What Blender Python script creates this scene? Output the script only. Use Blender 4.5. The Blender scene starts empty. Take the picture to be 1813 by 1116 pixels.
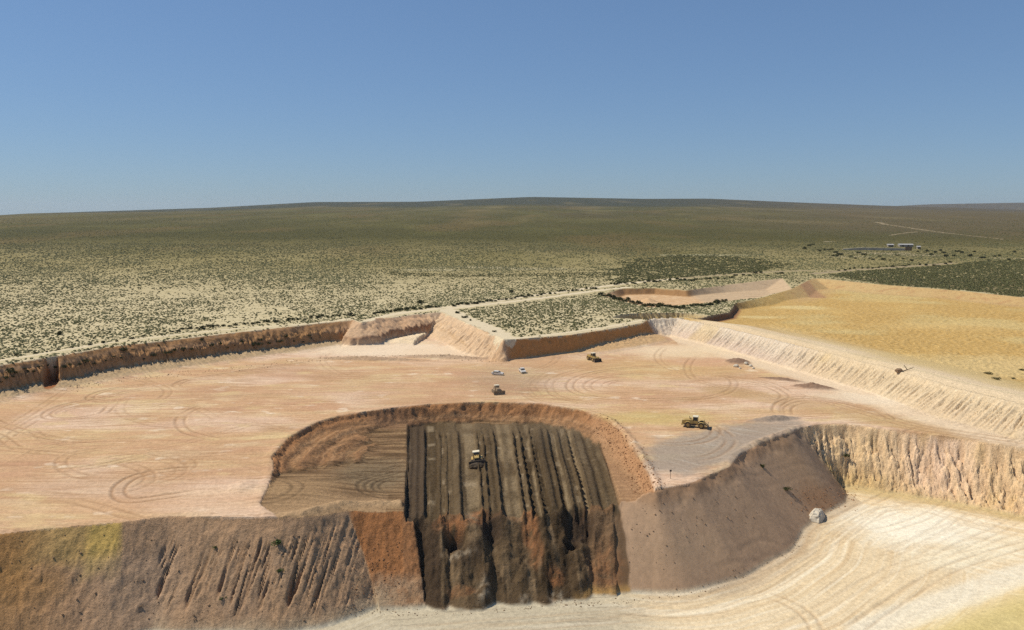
import bpy, bmesh, math, random
import numpy as np
from mathutils import Vector, Matrix

# ------------------------------------------------------------------ camera, sky, sun, exposure
F, CX, CY, HOR, H = 1396.0, 906.5, 558.0, 370.0, 58.0
PITCH = math.atan((CY - HOR) / F)
SC = bpy.context.scene
COL = SC.collection

cam_data = bpy.data.cameras.new('camera')
cam_data.sensor_width = 36.0
cam_data.lens = 36.0 * F / 1813.0
cam_data.clip_start = 1.0
cam_data.clip_end = 40000.0
cam = bpy.data.objects.new('camera', cam_data)
COL.objects.link(cam)
cam.location = (0, 0, H)
cam.rotation_euler = (math.pi / 2 - PITCH, 0, 0)
SC.camera = cam

SUN_ELEV = math.radians(53)
SUN_DIR = Vector((-0.975, 0.22, 0)).normalized() * math.cos(SUN_ELEV) + Vector((0, 0, math.sin(SUN_ELEV)))
world = bpy.data.worlds.new('World')
SC.world = world
world.use_nodes = True
wn = world.node_tree
wn.nodes.clear()
sky = wn.nodes.new('ShaderNodeTexSky')
sky.sky_type = 'NISHITA'
sky.sun_disc = False
sky.sun_elevation = SUN_ELEV
sky.sun_rotation = math.atan2(SUN_DIR.x, SUN_DIR.y)
sky.altitude = 0.0
sky.air_density = 1.0
sky.dust_density = 0.1
sky.ozone_density = 4.0
bg = wn.nodes.new('ShaderNodeBackground')
bg.inputs['Strength'].default_value = 0.1
wo = wn.nodes.new('ShaderNodeOutputWorld')
soft = wn.nodes.new('ShaderNodeGamma')
soft.inputs['Gamma'].default_value = 0.6
tint = wn.nodes.new('ShaderNodeVectorMath')
tint.operation = 'MULTIPLY'
tint.inputs[1].default_value = (0.99, 1.31, 1.76)
wn.links.new(sky.outputs[0], soft.inputs[0])
wn.links.new(soft.outputs[0], tint.inputs[0])
wn.links.new(tint.outputs[0], bg.inputs[0])
wn.links.new(bg.outputs[0], wo.inputs[0])

sun_data = bpy.data.lights.new('sun', 'SUN')
sun_data.energy = 4.6
sun_data.angle = math.radians(0.5)
sun_data.color = (1.0, 0.92, 0.79)
sun = bpy.data.objects.new('sun', sun_data)
COL.objects.link(sun)
sun.rotation_euler = SUN_DIR.to_track_quat('Z', 'Y').to_euler()
sun.location = (-200, 200, 400)

SC.view_settings.view_transform = 'Standard'
SC.view_settings.look = 'None'
SC.view_settings.exposure = 0.0
SC.view_settings.gamma = 1.0
SC.view_settings.use_curve_mapping = False
SC.render.engine = 'CYCLES'
SC.cycles.max_bounces = 5
SC.cycles.diffuse_bounces = 3
SC.cycles.glossy_bounces = 2
SC.cycles.transparent_max_bounces = 6
SC.cycles.volume_bounces = 0
SC.cycles.use_denoising = False

# ------------------------------------------------------------------ helpers
f32 = np.float32
CP, SP = math.cos(PITCH), math.sin(PITCH)

def at(px, py, z=0.0):
    """a point of the photograph, taken to lie at height z, as a place in the world"""
    dx, dv = (px - CX) / F, (CY - py) / F
    d = (dx, CP + dv * SP, -SP + dv * CP)
    t = (z - H) / d[2]
    return d[0] * t, d[1] * t

def sstep(a, b, x):
    t = np.clip((x - a) / (b - a), 0.0, 1.0)
    return t * t * (3 - 2 * t)

def lerp(a, b, t):
    return a + (b - a) * t

def gauss(x, s):
    return np.exp(-(x / s) ** 2)

def _hash(ix, iy, seed):
    h = (ix.astype(np.int32) * np.int32(374761393) + iy.astype(np.int32) * np.int32(668265263) + np.int32(seed * 974711 + 13)).view(np.uint32)
    h = (h ^ (h >> np.uint32(13))) * np.uint32(1274126177)
    return h ^ (h >> np.uint32(16))

def vnoise(x, y, seed=0):
    """gradient noise, about -1..1"""
    x = np.asarray(x, f32); y = np.asarray(y, f32)
    x0 = np.floor(x); y0 = np.floor(y)
    fx = x - x0; fy = y - y0
    ix = x0.astype(np.int32); iy = y0.astype(np.int32)
    u = fx * fx * fx * (fx * (fx * 6 - 15) + 10)
    v = fy * fy * fy * (fy * (fy * 6 - 15) + 10)
    def g(dx, dy):
        h = _hash(ix + dx, iy + dy, seed)
        a = (h & np.uint32(1023)).astype(f32) * f32(2 * math.pi / 1024)
        return np.cos(a) * (fx - dx) + np.sin(a) * (fy - dy)
    a = g(0, 0); b = g(1, 0); c = g(0, 1); d = g(1, 1)
    return 1.5 * lerp(lerp(a, b, u), lerp(c, d, u), v)

def fbm(x, y, octaves=4, seed=0, gain=0.5, lac=2.03):
    s = 0; a = 1.0; n = 0
    for k in range(octaves):
        s = s + a * vnoise(x, y, seed + 17 * k)
        n += a; a *= gain
        x = x * lac + 5.3; y = y * lac + 1.7
    return s / n

def poly_dist(X, Y, pts, attrs=None):
    """distance to an open line, arc length at the nearest point, interpolated attributes"""
    best = np.full(X.shape, 1e12, f32); S = np.zeros(X.shape, f32)
    A = [np.zeros(X.shape, f32) for _ in range(0 if attrs is None else len(attrs[0]))]
    s0 = 0.0
    for i in range(len(pts) - 1):
        ax, ay = pts[i]; bx, by = pts[i + 1]
        ex, ey = bx - ax, by - ay
        L2 = ex * ex + ey * ey + 1e-9; L = math.sqrt(L2)
        t = np.clip(((X - ax) * ex + (Y - ay) * ey) / L2, 0, 1)
        dd = (X - ax - t * ex) ** 2 + (Y - ay - t * ey) ** 2
        m = dd < best
        best = np.where(m, dd, best)
        S = np.where(m, s0 + t * L, S)
        for k in range(len(A)):
            A[k] = np.where(m, attrs[i][k] + t * (attrs[i + 1][k] - attrs[i][k]), A[k])
        s0 += L
    return np.sqrt(best).astype(f32), S, A

def inside(X, Y, poly):
    c = np.zeros(X.shape, bool)
    n = len(poly)
    for i in range(n):
        ax, ay = poly[i]; bx, by = poly[(i + 1) % n]
        if ay == by: continue
        c ^= ((ay > Y) != (by > Y)) & (X < (bx - ax) * (Y - ay) / (by - ay) + ax)
    return c

def smooth_line(pts, n=6):
    """Catmull-Rom through the points"""
    out = []
    P = [pts[0]] + list(pts) + [pts[-1]]
    for i in range(1, len(P) - 2):
        p0, p1, p2, p3 = [np.array(q, float) for q in P[i - 1:i + 3]]
        for k in range(n):
            t = k / n
            q = 0.5 * ((2 * p1) + (-p0 + p2) * t + (2 * p0 - 5 * p1 + 4 * p2 - p3) * t * t + (-p0 + 3 * p1 - 3 * p2 + p3) * t ** 3)
            out.append(tuple(q))
    out.append(tuple(pts[-1]))
    return out

def base(x, c):
    return np.ones((3,) + x.shape, f32) * np.array(c, f32)[:, None, None]

def blend(dst, m, c):
    m = np.clip(m, 0, 1)
    for i in range(3):
        dst[i] += m * (c[i] - dst[i])

def two(c0, c1, m):
    return np.stack([c0[i] + (c1[i] - c0[i]) * m for i in range(3)]).astype(f32)

def srgb(r, g, b):
    def f(c):
        c /= 255.0
        return c / 12.92 if c <= 0.04045 else ((c + 0.055) / 1.055) ** 2.4
    return np.array([f(r), f(g), f(b)], f32)

# ------------------------------------------------------------------ the land: one height grid, finer close by
ROWS = [104.0]
while ROWS[-1] < 12500:
    y = ROWS[-1]
    ROWS.append(y + (0.6 if y < 126 else 0.29 if y < 336 else 0.55 if y < 500 else max(0.6, (y - 470) * 0.02)))
ROWS = np.array(ROWS, f32)
UC = np.concatenate([np.linspace(-1.15, -0.70, 40)[:-1], np.linspace(-0.70, 0.70, 861), np.linspace(0.70, 1.15, 40)[1:]]).astype(f32)
NR, NC = len(ROWS), len(UC)
Yg = np.repeat(ROWS[:, None], NC, 1)
Xg = Yg * UC[None, :]
NEAR = int(np.searchsorted(ROWS, 560))

def plain_height(x, y):
    z = 8.9 - 1.4 * sstep(-50, 30, x)
    z = z + np.clip(y - 420, 0, 2600) * 0.0102 + np.clip(y - 3000, 0, 3000) * 0.001
    z = z + 1.6 * fbm(x * 0.004, y * 0.004, 2, 71) * sstep(450, 900, y) + 5 * fbm(x * 0.0013, y * 0.0013, 2, 72) * sstep(1200, 2600, y)
    return z

def at_plain(px, py):
    z = 8.5
    for _ in range(4):
        x, y = at(px, py, z)
        z = float(plain_height(np.array([x], f32), np.array([y], f32))[0])
    return at(px, py, z)

# ---- outlines (world places)
# quarry rim: photo point, slope, talus height, talus width, ledge
RIM = [(-700, 715, 1.8, 3.4, 15, 0), (-200, 672, 1.8, 3.4, 15, 0), (0, 647, 1.9, 3.2, 14, 0), (100, 631, 1.9, 3.2, 15, 0), (200, 614, 1.9, 3.6, 17, 0), (400, 591, 1.8, 3.4, 16, 0), (520, 578, 1.6, 3.0, 15, 0), (570, 572, 1.6, 2.8, 15, .1),
       (625, 567, 1.5, 2.2, 15, .45), (640, 571, 1.2, 1.6, 14, .6), (690, 563, 0.6, 0.8, 12, 1), (735, 557, 0.55, 0.3, 8, 1), (782, 553, 0.6, 0.3, 8, 0.3), (812, 566, 0.75, 0.3, 8, 0),
       (860, 588, 0.8, 0.3, 6, 0), (893, 601, 1.5, 0.5, 6, 0), (910, 601, 3.2, 1.0, 6, 0), (1010, 593, 3.4, 1.3, 8, 0), (1050, 587, 3.4, 2.6, 11, 0), (1090, 581, 3.2, 3.2, 12, 0), (1138, 572, 2.6, 3.4, 13, 0),
       (1150, 563, 1.0, 1.2, 8, 0), (1200, 562, 0.85, 0.6, 10, 0), (1300, 583, 0.85, 0.5, 10, 0), (1450, 620, 0.85, 0.5, 10, 0), (1590, 655, 0.8, 0.8, 14, 0), (1700, 688, 0.72, 1.2, 18, 0), (1813, 715, 0.7, 1.2, 18, 0), (2150, 790, 0.7, 1.2, 18, 0)]
rim_pts = [at_plain(p[0], p[1]) for p in RIM]
rim_att = [p[2:6] for p in RIM]
rim_poly = rim_pts + [(420, 20), (-420, 20)]
# edge of the upper floor above the lower floor: photo point at z = 0, slope
EDGE = [(-700, 975, .95), (-200, 952, .95), (0, 946, 1.0), (100, 936, 1.0), (215, 926, 1.0), (300, 915, 1.0), (420, 917, 1.0), (500, 917, 1.0), (535, 912, 1.0), (575, 900, .97), (610, 888, .94), (640, 884, .92),
        (715, 881, .9), (726, 879, .85), (850, 874, .82), (1000, 866, .84), (1085, 864, .9), (1160, 869, 1.05), (1220, 857, 1.05), (1290, 828, 1.0), (1310, 805, .98),
        (1350, 785, .98), (1400, 768, 1.0), (1422, 757, 1.15), (1450, 752, 1.7), (1500, 752, 1.9), (1600, 764, 1.9), (1700, 777, 1.8), (1813, 795, 1.7), (2300, 870, 1.7)]
edge_pts = [at(p[0], p[1], 0) for p in EDGE]
edge_att = [p[2:3] for p in EDGE]
edge_poly = edge_pts + [(420, 20), (-420, 20)]
# the dug pit
PIT = [(1160, 872, .9), (1150, 842, .8), (1126, 801, .75), (1100, 765, .75), (1074, 743, .8), (1030, 726, .95), (960, 715, 1.0), (860, 712, 1.0), (760, 716, 1.0), (700, 722, .95), (660, 727, .6), (630, 732, .26), (600, 737, .17), (560, 748, .13), (510, 775, .12),
       (482, 808, .12), (484, 832, .16), (474, 862, .3), (460, 892, .55), (500, 925, .55), (570, 960, .8), (721, 975, 1.0), (1090, 965, 1.0), (1094, 880, .9), (1160, 872, .9)]
pit_pts = [at(p[0], p[1], 0) for p in PIT]
pit_att = [p[2:3] for p in PIT]
# ochre bench and the small pink working
BENCH = [(1158, 567, .9), (1200, 563, 1.5), (1240, 561, 2.2), (1290, 553, 2.2), (1297, 543, 2.2), (1300, 537, 1.2), (1345, 528, .5), (1400, 512, .4), (1440, 492, .35), (1560, 504, .3), (1700, 515, .28), (1813, 527, .28), (2100, 548, .3), (2250, 800, .1),
         (2150, 774, .10), (1813, 702, .12), (1700, 676, .12), (1590, 646, .12), (1450, 611, .12), (1300, 575, .14), (1210, 562, .3), (1158, 567, .9)]
bench_pts = [at_plain(p[0], p[1]) for p in BENCH]
bench_att = [p[2:3] for p in BENCH]
WORK = [(1064, 523, .3), (1100, 511, 1.2), (1160, 510, 1.6), (1216, 514, 1.2), (1300, 503, .35), (1385, 493, .3), (1402, 512, .3), (1340, 528, .3), (1270, 535, .5), (1150, 545, .5), (1064, 523, .3)]
work_pts = [at_plain(p[0], p[1]) for p in WORK]
work_att = [p[2:3] for p in WORK]

# arc lengths of marked rim/edge points
def arc(pts, i):
    return sum(math.dist(pts[k], pts[k + 1]) for k in range(i))
def arc_at(lst, pts, px):
    for i in range(len(lst) - 1):
        if lst[i][0] <= px <= lst[i + 1][0]:
            t = (px - lst[i][0]) / (lst[i + 1][0] - lst[i][0] + 1e-9)
            return arc(pts, i) + t * math.dist(pts[i], pts[i + 1])
S_RIDGE = arc_at(RIM, rim_pts, 1145)
S_APEX = arc_at(RIM, rim_pts, 782)
S_LEDGE0 = arc_at(RIM, rim_pts, 632)
S_DARK0 = arc_at(RIM, rim_pts, 897)
E_DOZ0 = arc_at(EDGE, edge_pts, 719)
E_DOZ1 = arc_at(EDGE, edge_pts, 1088)
E_CLIFF = arc_at(EDGE, edge_pts, 1418)
E_ORANGE = arc_at(EDGE, edge_pts, 618)
E_YEL0 = arc_at(EDGE, edge_pts, 95)
E_YEL1 = arc_at(EDGE, edge_pts, 212)
E_RILL0 = arc_at(EDGE, edge_pts, 300)
E_RILL1 = arc_at(EDGE, edge_pts, 470)

TR = [([(360, 828), (300, 832), (245, 842), (216, 858), (210, 875), (232, 886), (300, 878), (360, 869)], 2.4, 1.0),
      ([(-40, 815), (0, 784), (60, 745), (110, 721), (180, 702), (260, 688), (340, 676), (430, 663), (530, 648)], 2.4, .55),
      ([(240, 690), (180, 705), (120, 716), (85, 730), (88, 740), (130, 741), (180, 733), (198, 716)], 2.2, .9),
      ([(205, 716), (140, 720), (108, 730), (112, 736)], 2.0, .7),
      ([(290, 678), (210, 687), (170, 697), (160, 706), (190, 711), (240, 705)], 2.2, .9),
      ([(560, 640), (480, 650), (400, 662), (335, 672), (312, 682), (326, 687)], 2.4, 1.0),
      ([(-30, 765), (0, 772), (25, 790), (42, 797)], 2.2, .8), ([(55, 758), (75, 774), (100, 778)], 2.0, .7), ([(138, 747), (200, 751)], 1.6, .7),
      ([(200, 832), (215, 820), (270, 812), (340, 808), (420, 802)], 2.2, .6), ([(120, 690), (50, 735), (0, 765)], 2.2, .5),
      ([(1180, 648), (1080, 655), (1020, 670), (1012, 690), (1060, 704), (1150, 708), (1260, 704)], 2.4, .8),
      ([(1160, 660), (1070, 668), (1040, 682), (1060, 694), (1140, 697)], 2.4, .7), ([(1130, 642), (1030, 655), (980, 672), (975, 690), (1000, 706), (1090, 720)], 2.4, .5),
      ([(1130, 672), (1085, 676), (1072, 684), (1100, 690)], 2.2, .6), ([(1100, 640), (990, 655), (945, 680), (960, 705)], 2.2, .4),
      ([(1180, 674), (1280, 672), (1350, 682), (1388, 698), (1380, 712)], 2.4, .8), ([(1250, 664), (1330, 671), (1378, 684), (1398, 698)], 2.2, .7),
      ([(1375, 735), (1378, 716), (1410, 704), (1460, 706), (1530, 722), (1574, 738), (1570, 748)], 2.2, .9), ([(1398, 738), (1395, 722), (1420, 712), (1450, 712)], 2.2, .8),
      ([(1430, 702), (1520, 722), (1620, 752), (1720, 770), (1850, 792)], 2.6, .8), ([(1400, 695), (1500, 722), (1600, 752), (1700, 772), (1850, 797)], 2.6, .6),
      ([(1180, 735), (1300, 728), (1420, 738), (1520, 748)], 2.4, .4), ([(700, 700), (560, 712), (420, 722), (340, 730)], 2.4, .3),
      ([(470, 745), (400, 765), (300, 790), (200, 800)], 2.4, .35), ([(420, 700), (300, 704), (250, 716)], 2.4, .35), ([(960, 660), (930, 690), (960, 712), (1080, 735)], 2.3, .35),
      ([(1150, 765), (1190, 762), (1240, 758), (1300, 757)], 2.3, .35), ([(1020, 650), (900, 662), (760, 668), (640, 660)], 2.3, .3), ([(1080, 640), (1010, 648), (900, 650), (800, 640)], 2.3, .3)]
TRL = [([(1340, 1045), (1390, 1060), (1430, 1085), (1448, 1116), (1452, 1140)], 2.2, .8), ([(1440, 940), (1370, 1000), (1280, 1045), (1180, 1075), (1000, 1095)], 2.4, .4),
       ([(1800, 950), (1720, 930), (1620, 900), (1540, 910), (1470, 960), (1380, 1020), (1250, 1075)], 2.4, .5), ([(1813, 930), (1740, 915), (1650, 895), (1570, 895)], 2.4, .5),
       ([(1840, 960), (1700, 1000), (1590, 1060), (1500, 1120)], 2.6, .6), ([(1580, 890), (1500, 945), (1400, 1015), (1300, 1060)], 2.2, .45), ([(1760, 960), (1600, 1000), (1480, 1060), (1380, 1116)], 2.2, .35),
       ([(1300, 1070), (1180, 1085), (1000, 1100), (800, 1110)], 2.2, .5), ([(1200, 1066), (1050, 1084), (850, 1100), (700, 1112)], 2.2, .5)]
TRP = [([(520, 802), (600, 790), (715, 778)], 1.2, .9), ([(500, 838), (600, 824), (718, 802)], 1.4, .9), ([(520, 872), (610, 862), (718, 818)], 1.2, .8), ([(590, 770), (650, 764), (715, 762)], 1.0, .7), ([(720, 832), (680, 846), (650, 860), (640, 874), (655, 888), (720, 896)], 1.6, 1.0), ([(720, 846), (690, 854), (668, 866), (672, 880), (720, 888)], 1.4, 1.0), ([(700, 838), (640, 842), (612, 852), (604, 862)], 1.6, .9)]
_r = random.Random(21)
for _ in range(64):
    x0, y0 = _r.uniform(-20, 1350), _r.uniform(655, 890)
    if 440 < x0 < 1180 and y0 > 705: continue
    if y0 < 700 - .06 * x0 or y0 > 900: continue
    a = _r.choice([0, math.pi]) + _r.gauss(0, .25); k = _r.gauss(0, .5); p = [(x0, y0)]
    for _j in range(6):
        a += k * _r.uniform(.3, 1.0); x0 += 48 * math.cos(a); y0 += 13 * math.sin(a); p.append((x0, y0))
    TR.append((p, 2.3, _r.uniform(.25, .75)))
for _ in range(14):
    x0, y0 = _r.uniform(1250, 1750), _r.uniform(915, 1060); p = []
    for _j in range(5): p.append((x0 + _j * 55, y0 - _j * 22 + _r.gauss(0, 5)))
    TRL.append((p, 2.3, _r.uniform(.2, .5)))
TR, TRL, TRP = [[(smooth_line([at(a, b, zz) for a, b in p]), g, k) for p, g, k in tt] for tt, zz in ((TR, 0.0), (TRL, -14.8), (TRP, -3.6))]
# scrub ground near the workings, then the far land
def scrub_colour(x, y):
    a = fbm(x * .006, y * .006, 3, 161); b = fbm(x * .12, y * .12, 3, 162)
    c = base(x, [.53, .47, .31])
    def m(w, col):
        blend(c, w, col)
    m(sstep(.0, .6, b) * .6, [.62, .55, .37]); m(sstep(.1, .5, -b) * .5, [.36, .31, .17])
    m(sstep(340, 700, y) * .8, [.25, .215, .09])
    m(sstep(600, 1200, y), [.083, .078, .025])
    m(sstep(500, 900, y) * sstep(.0, .4, fbm(x * .004 + 5, y * .0022, 3, 171)) * .55, [.12, .112, .036])
    m(sstep(600, 1000, y) * sstep(.05, .4, fbm(x * .005 + 25, y * .002, 3, 172)) * .5, [.15, .108, .045])
    m(sstep(1400, 2400, y) * sstep(-.1, .5, fbm(x * .03, y * .008, 3, 167)) * .45, [.065, .06, .022])
    m(sstep(1400, 2400, y) * sstep(.1, .6, fbm(x * .05, y * .012, 2, 168)) * .4, [.17, .145, .065])
    m(sstep(900, 1700, y) * sstep(.0, .5, fbm(x * .004, y * .0016, 3, 163)) * .6, [.125, .118, .04])
    m(sstep(1100, 1900, y) * sstep(.05, .4, fbm(x * .0016 + 9, y * .0007, 3, 164)) * .5, [.14, .115, .045])
    m(sstep(1500, 2600, y) * sstep(.12, .4, fbm(x * .002 + 3, y * .0008, 3, 165)) * .7, [.085, .072, .032])
    m(sstep(3800, 5000, y + 500 * vnoise(x * .0012, y * .0008, 169)), [.050, .054, .030])
    m(sstep(1350, 2100, y + x * .75) * sstep(.15, .5, x / y) * .65, [.12, .095, .055])
    m(sstep(1500, 2000, y) * sstep(.1, .5, fbm(x * .004, y * .0012, 3, 166)) * .3, [.22, .18, .09])
    return c
DARKSCRUB = [at_plain(a, b) for a, b in [(1460, 486), (1560, 472), (1700, 466), (1900, 455), (2200, 470), (2200, 552), (1813, 526), (1700, 514), (1560, 503)]]
DARK2 = [at_plain(a, b) for a, b in [(1070, 498), (1080, 478), (1110, 462), (1200, 452), (1300, 452), (1400, 470), (1330, 485), (1200, 497), (1130, 502)]]
DARK3 = [at_plain(a, b) for a, b in [(690, 482), (820, 487), (960, 484), (1080, 482), (1080, 494), (950, 489), (820, 491), (690, 488)]]
TRIANGLE = [at_plain(a, b) for a, b in [(790, 550), (900, 532), (1062, 520), (1150, 545), (1140, 566), (1010, 590), (893, 599)]]
# tracks across the plain
TRACKS = [([(-250, 668), (0, 638), (100, 622), (200, 606), (300, 594), (420, 582), (560, 572), (625, 563)], 1.0, 'white sandy track along the left quarry rim'),
          ([(650, 568), (700, 556), (770, 547), (850, 536), (950, 523), (1062, 508), (1160, 497), (1280, 487), (1400, 480), (1470, 479)], 2.6, 'pale sandy track running behind the promontory to the right'),
          ([(795, 547), (880, 537), (980, 525), (1062, 514), (1110, 509)], 2.4, 'white sandy strip between two rows of dark shrubs'),
          ([(792, 549), (830, 566), (870, 583), (896, 598)], 4.0, 'wide white strip down the left side of the promontory'),
          ([(898, 601), (1010, 588), (1080, 578), (1136, 567)], 1.3, 'narrow white strip along the brink of the dark face'),
          ([(1440, 485), (1500, 479), (1560, 475), (1620, 471), (1690, 466)], 3.6, 'pale track on the far side of the ochre bench'),
          ([(1552, 396), (1600, 404), (1660, 411), (1720, 418), (1775, 424)], 2.4, 'thin pale road crossing the dark plain at the right'),
          ([(1575, 417), (1620, 411), (1665, 411)], 1.8, 'faint pale side road on the plain')]
track_id = np.full((NR, NC), -1, np.int8)
for k, (pts, wid, lab) in enumerate(TRACKS):
    wp = smooth_line([at_plain(a, b) for a, b in pts], 4)
    ymin, ymax = min(q[1] for q in wp) - 12, max(q[1] for q in wp) + 12
    r0, r1 = np.searchsorted(ROWS, [ymin, ymax])
    xs, ys = Xg[r0:r1], Yg[r0:r1]
    d, s, _ = poly_dist(xs, ys, wp)
    w = wid * (1 + .6 * vnoise(s * .12, s * 0 + k, 181) + .45 * vnoise(xs * .4, ys * .4, 182)) * (1 if ymax < 560 else np.maximum(1, (ys - 500) / 700))
    track_id[r0:r1][(d < w) & (track_id[r0:r1] < 0)] = k

def land_block(a0, a1):
    X, Y = Xg[a0:a1], Yg[a0:a1]
    Cn = None
    # ---- heights
    rough = fbm(X * 0.5, Y * 0.5, 3, 5)
    clod = np.abs(fbm(X * 0.75, Y * 0.75, 3, 6, .6)) * 2.2 - .5
    wob = (1.1 * fbm(X * 0.12, Y * 0.12, 3, 3) + .4 * rough).astype(f32)
    P = plain_height(X, Y)
    dq, sq, (tq, thq, twq, lq) = poly_dist(X, Y, rim_pts, rim_att)
    inq = inside(X, Y, rim_poly)
    dq = np.where(inq, dq, -dq)
    DL, SL, (tl,) = poly_dist(X, Y, edge_pts, edge_att)
    inl = inside(X, Y, edge_poly)
    dl = np.where(inl, DL, -DL)
    DP, SPi, (tp,) = poly_dist(X, Y, pit_pts, pit_att)
    inp = inside(X, Y, pit_pts)
    dp = np.where(inp, DP, -DP)
    DB, SB, (tb,) = poly_dist(X, Y, bench_pts, bench_att)
    inb = inside(X, Y, bench_pts)
    inb = inb | (~inq & (sq > S_RIDGE + 2) & (dq > -16))
    db = np.where(inb, DB, -DB)
    DW, SW, (tw_,) = poly_dist(X, Y, work_pts, work_att)
    inw = inside(X, Y, work_pts) & ~inb
    dw = np.where(inw, DW, -DW)

    # rim faces
    rill_q = 1 - np.abs(vnoise(sq * 0.55 + 0.5 * wob, dq * 0.05, 21)) * 1.6
    rill_q2 = 1 - np.abs(vnoise(sq * 1.15 + 0.3 * wob, dq * 0.07, 22)) * 1.6
    on_ridge = sstep(S_RIDGE - 3, S_RIDGE + 6, sq)
    left_wall = 1 - sstep(S_LEDGE0 - 6, S_LEDGE0 + 2, sq)
    dark_wall = sstep(S_DARK0 - 2, S_DARK0 + 3, sq) * (1 - on_ridge)
    dqe = dq + (wob * 1.2 + .5 * rough) * (1 - 0.6 * on_ridge) - 0.6 * dark_wall * wob
    zf = P - tq * np.clip(dqe, 0, None)
    # left wall: a broken upper slope, then an upright lower band
    up = P - 0.75 * np.clip(dqe, 0, None)
    brk = 4.2 + 1.2 * vnoise(sq * 0.06, 0 * sq, 31)
    lw = np.where(dqe < brk, up, P - 0.75 * brk - 3.4 * (dqe - brk))
    zf = lerp(zf, lw, left_wall)
    # the ledge with the pale shelf
    led = P - 0.30 * np.clip(dqe, 0, None)
    lb = 9.5 + 1.0 * vnoise(sq * 0.09, 0 * sq, 33)
    led = np.where(dqe < lb, led, np.maximum(P - 0.30 * lb - 4.5 * (dqe - lb), 2.6 - 0.055 * (dqe - lb)))
    led = np.where(dqe > 36 + 2 * wob, np.minimum(led, 1.3 - 0.16 * (dqe - 36 - 2 * wob) + .3 * rough), led)
    lmask = sstep(0.1, 0.9, lq) * sstep(S_APEX - 2, S_APEX - 14, sq)
    zf = lerp(zf, led, lmask)
    cone = P - 0.36 * np.clip(dqe, 0, None)
    zf = np.maximum(zf, lerp(-50, cone, sstep(S_APEX - 24, S_APEX - 4, sq) * (1 - sstep(S_APEX, S_APEX + 16, sq))))
    talus = thq * (1 - np.clip(dqe, 0, None) / twq) + (0.5 * rough + .5 * clod) * sstep(0, 3, thq - np.abs(dqe) * 0.2)
    shelf_z = 1.2 * on_ridge * sstep(S_RIDGE + 75, S_RIDGE + 30, sq) * sstep(24, 12, dqe)
    floor_z = 0.10 * fbm(X * 0.06, Y * 0.06, 3, 9) + 0.03 * fbm(X * 0.12, Y * 1.1, 2, 10)
    zq = np.maximum(np.maximum(zf, talus), floor_z)
    facing = np.clip(zq - floor_z, 0, 4) / 4
    zq = zq - on_ridge * facing * sstep(0.3, 2.5, dqe) * (0.95 * sstep(.45, .97, rill_q) + 0.6 * sstep(.5, .97, rill_q2))
    zq = zq - left_wall * facing * sstep(1.0, 4, dqe) * (1.2 * sstep(.45, .95, rill_q2) + .6 * sstep(.4, .9, rill_q) * sstep(-.2, .3, rough))
    zq = zq - (1 - left_wall) * (1 - on_ridge) * facing * sstep(1, 3, dqe) * (0.7 * sstep(.5, .95, rill_q2) + .8 * sstep(.4, .95, rill_q)) * (1 - dark_wall)
    zq = zq + sstep(S_LEDGE0 - 10, S_LEDGE0 + 10, sq) * (1 - sstep(S_DARK0 - 6, S_DARK0, sq)) * facing * 1.9 * fbm(X * .11, Y * .11, 3, 35)
    zq = zq + (0.35 * rough + .35 * clod) * facing * (1 - 0.7 * on_ridge)
    gx, gy = at(90, 664, 4)
    gul = sstep(1.15, .8, np.hypot((X - gx + .35 * (Y - gy)) / 2.1, (Y - gy) / 7.0) + .1 * wob)
    zq = zq - gul * np.clip(zq - .8, 0, 9)
    Z = np.where(inq, zq, P)
    q_face = np.where(inq, sstep(0.25, 0.8, zq - floor_z - 0.05), 0)

    # bench and working
    bump = fbm(X * 0.60, Y * 0.42, 3, 41, .6)
    patch = fbm(X * 0.02, Y * 0.03, 3, 42)
    bz = 4.3 + 0.9 * patch + 0.55 * bump * sstep(8, 26, db)
    zb = np.maximum(P + 0.2 - tb * np.clip(db + 0.6 * wob, 0, None), bz)
    Z = np.where(inb & ~inq, np.minimum(Z, zb), Z)
    zw = np.maximum(P - tw_ * np.clip(dw + 0.6 * wob, 0, None), 4.6 + 0.3 * rough)
    Z = np.where(inw & ~inq, np.minimum(Z, zw), Z)
    hx, hy = at(1148, 534, 4.6)
    Z = Z + np.where(inw, 2.2 * np.clip(1 - np.hypot((X - hx) / 5.5, (Y - hy) / 7), 0, 1), 0)

    # the pit: slot coordinate across the dozed strip
    aL, bL = np.array(at(725, 757, -4.8)), np.array(at(721, 912, -3.0))
    aR, bR = np.array(at(1042, 752, -4.8)), np.array(at(1082, 892, -3.0))
    def xline(a, b): return a[0] + (Y - a[1]) * (b[0] - a[0]) / (b[1] - a[1])
    xl_, xr_ = xline(aL, bL), xline(aR, bR)
    NS = 15.0
    vv = (X - xl_) / (xr_ - xl_) * NS + 0.10 * vnoise(Y * 0.03, X * 0.03, 81) + 0.05 * wob
    vv = vv + .34 * np.sin(vv * 1.9 + 1.0) + .17 * np.sin(vv * 4.3 + .4)
    slot_i = np.floor(vv)
    slot_f = vv - slot_i
    rnd = (_hash(slot_i.astype(np.int32), np.zeros_like(slot_i, dtype=np.int32), 5) % 1000).astype(f32) / 1000
    rnd2 = (_hash(slot_i.astype(np.int32), np.zeros_like(slot_i, dtype=np.int32), 9) % 1000).astype(f32) / 1000
    # the lower floor and the faces above it
    lowz = -15.3 + .3 * sstep(-15, -60, X) + 0.6 * sstep(40, 110, X) + 2.0 * sstep(95, 190, X) + 0.18 * fbm(X * 0.08, Y * 0.08, 2, 51)
    yc = np.array([at(1540, 1116, -15), at(1660, 1075, -15), at(1813, 1020, -15), at(2100, 960, -15)])
    dY_, sY_, _ = poly_dist(X, Y, [tuple(q) for q in yc])
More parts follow.
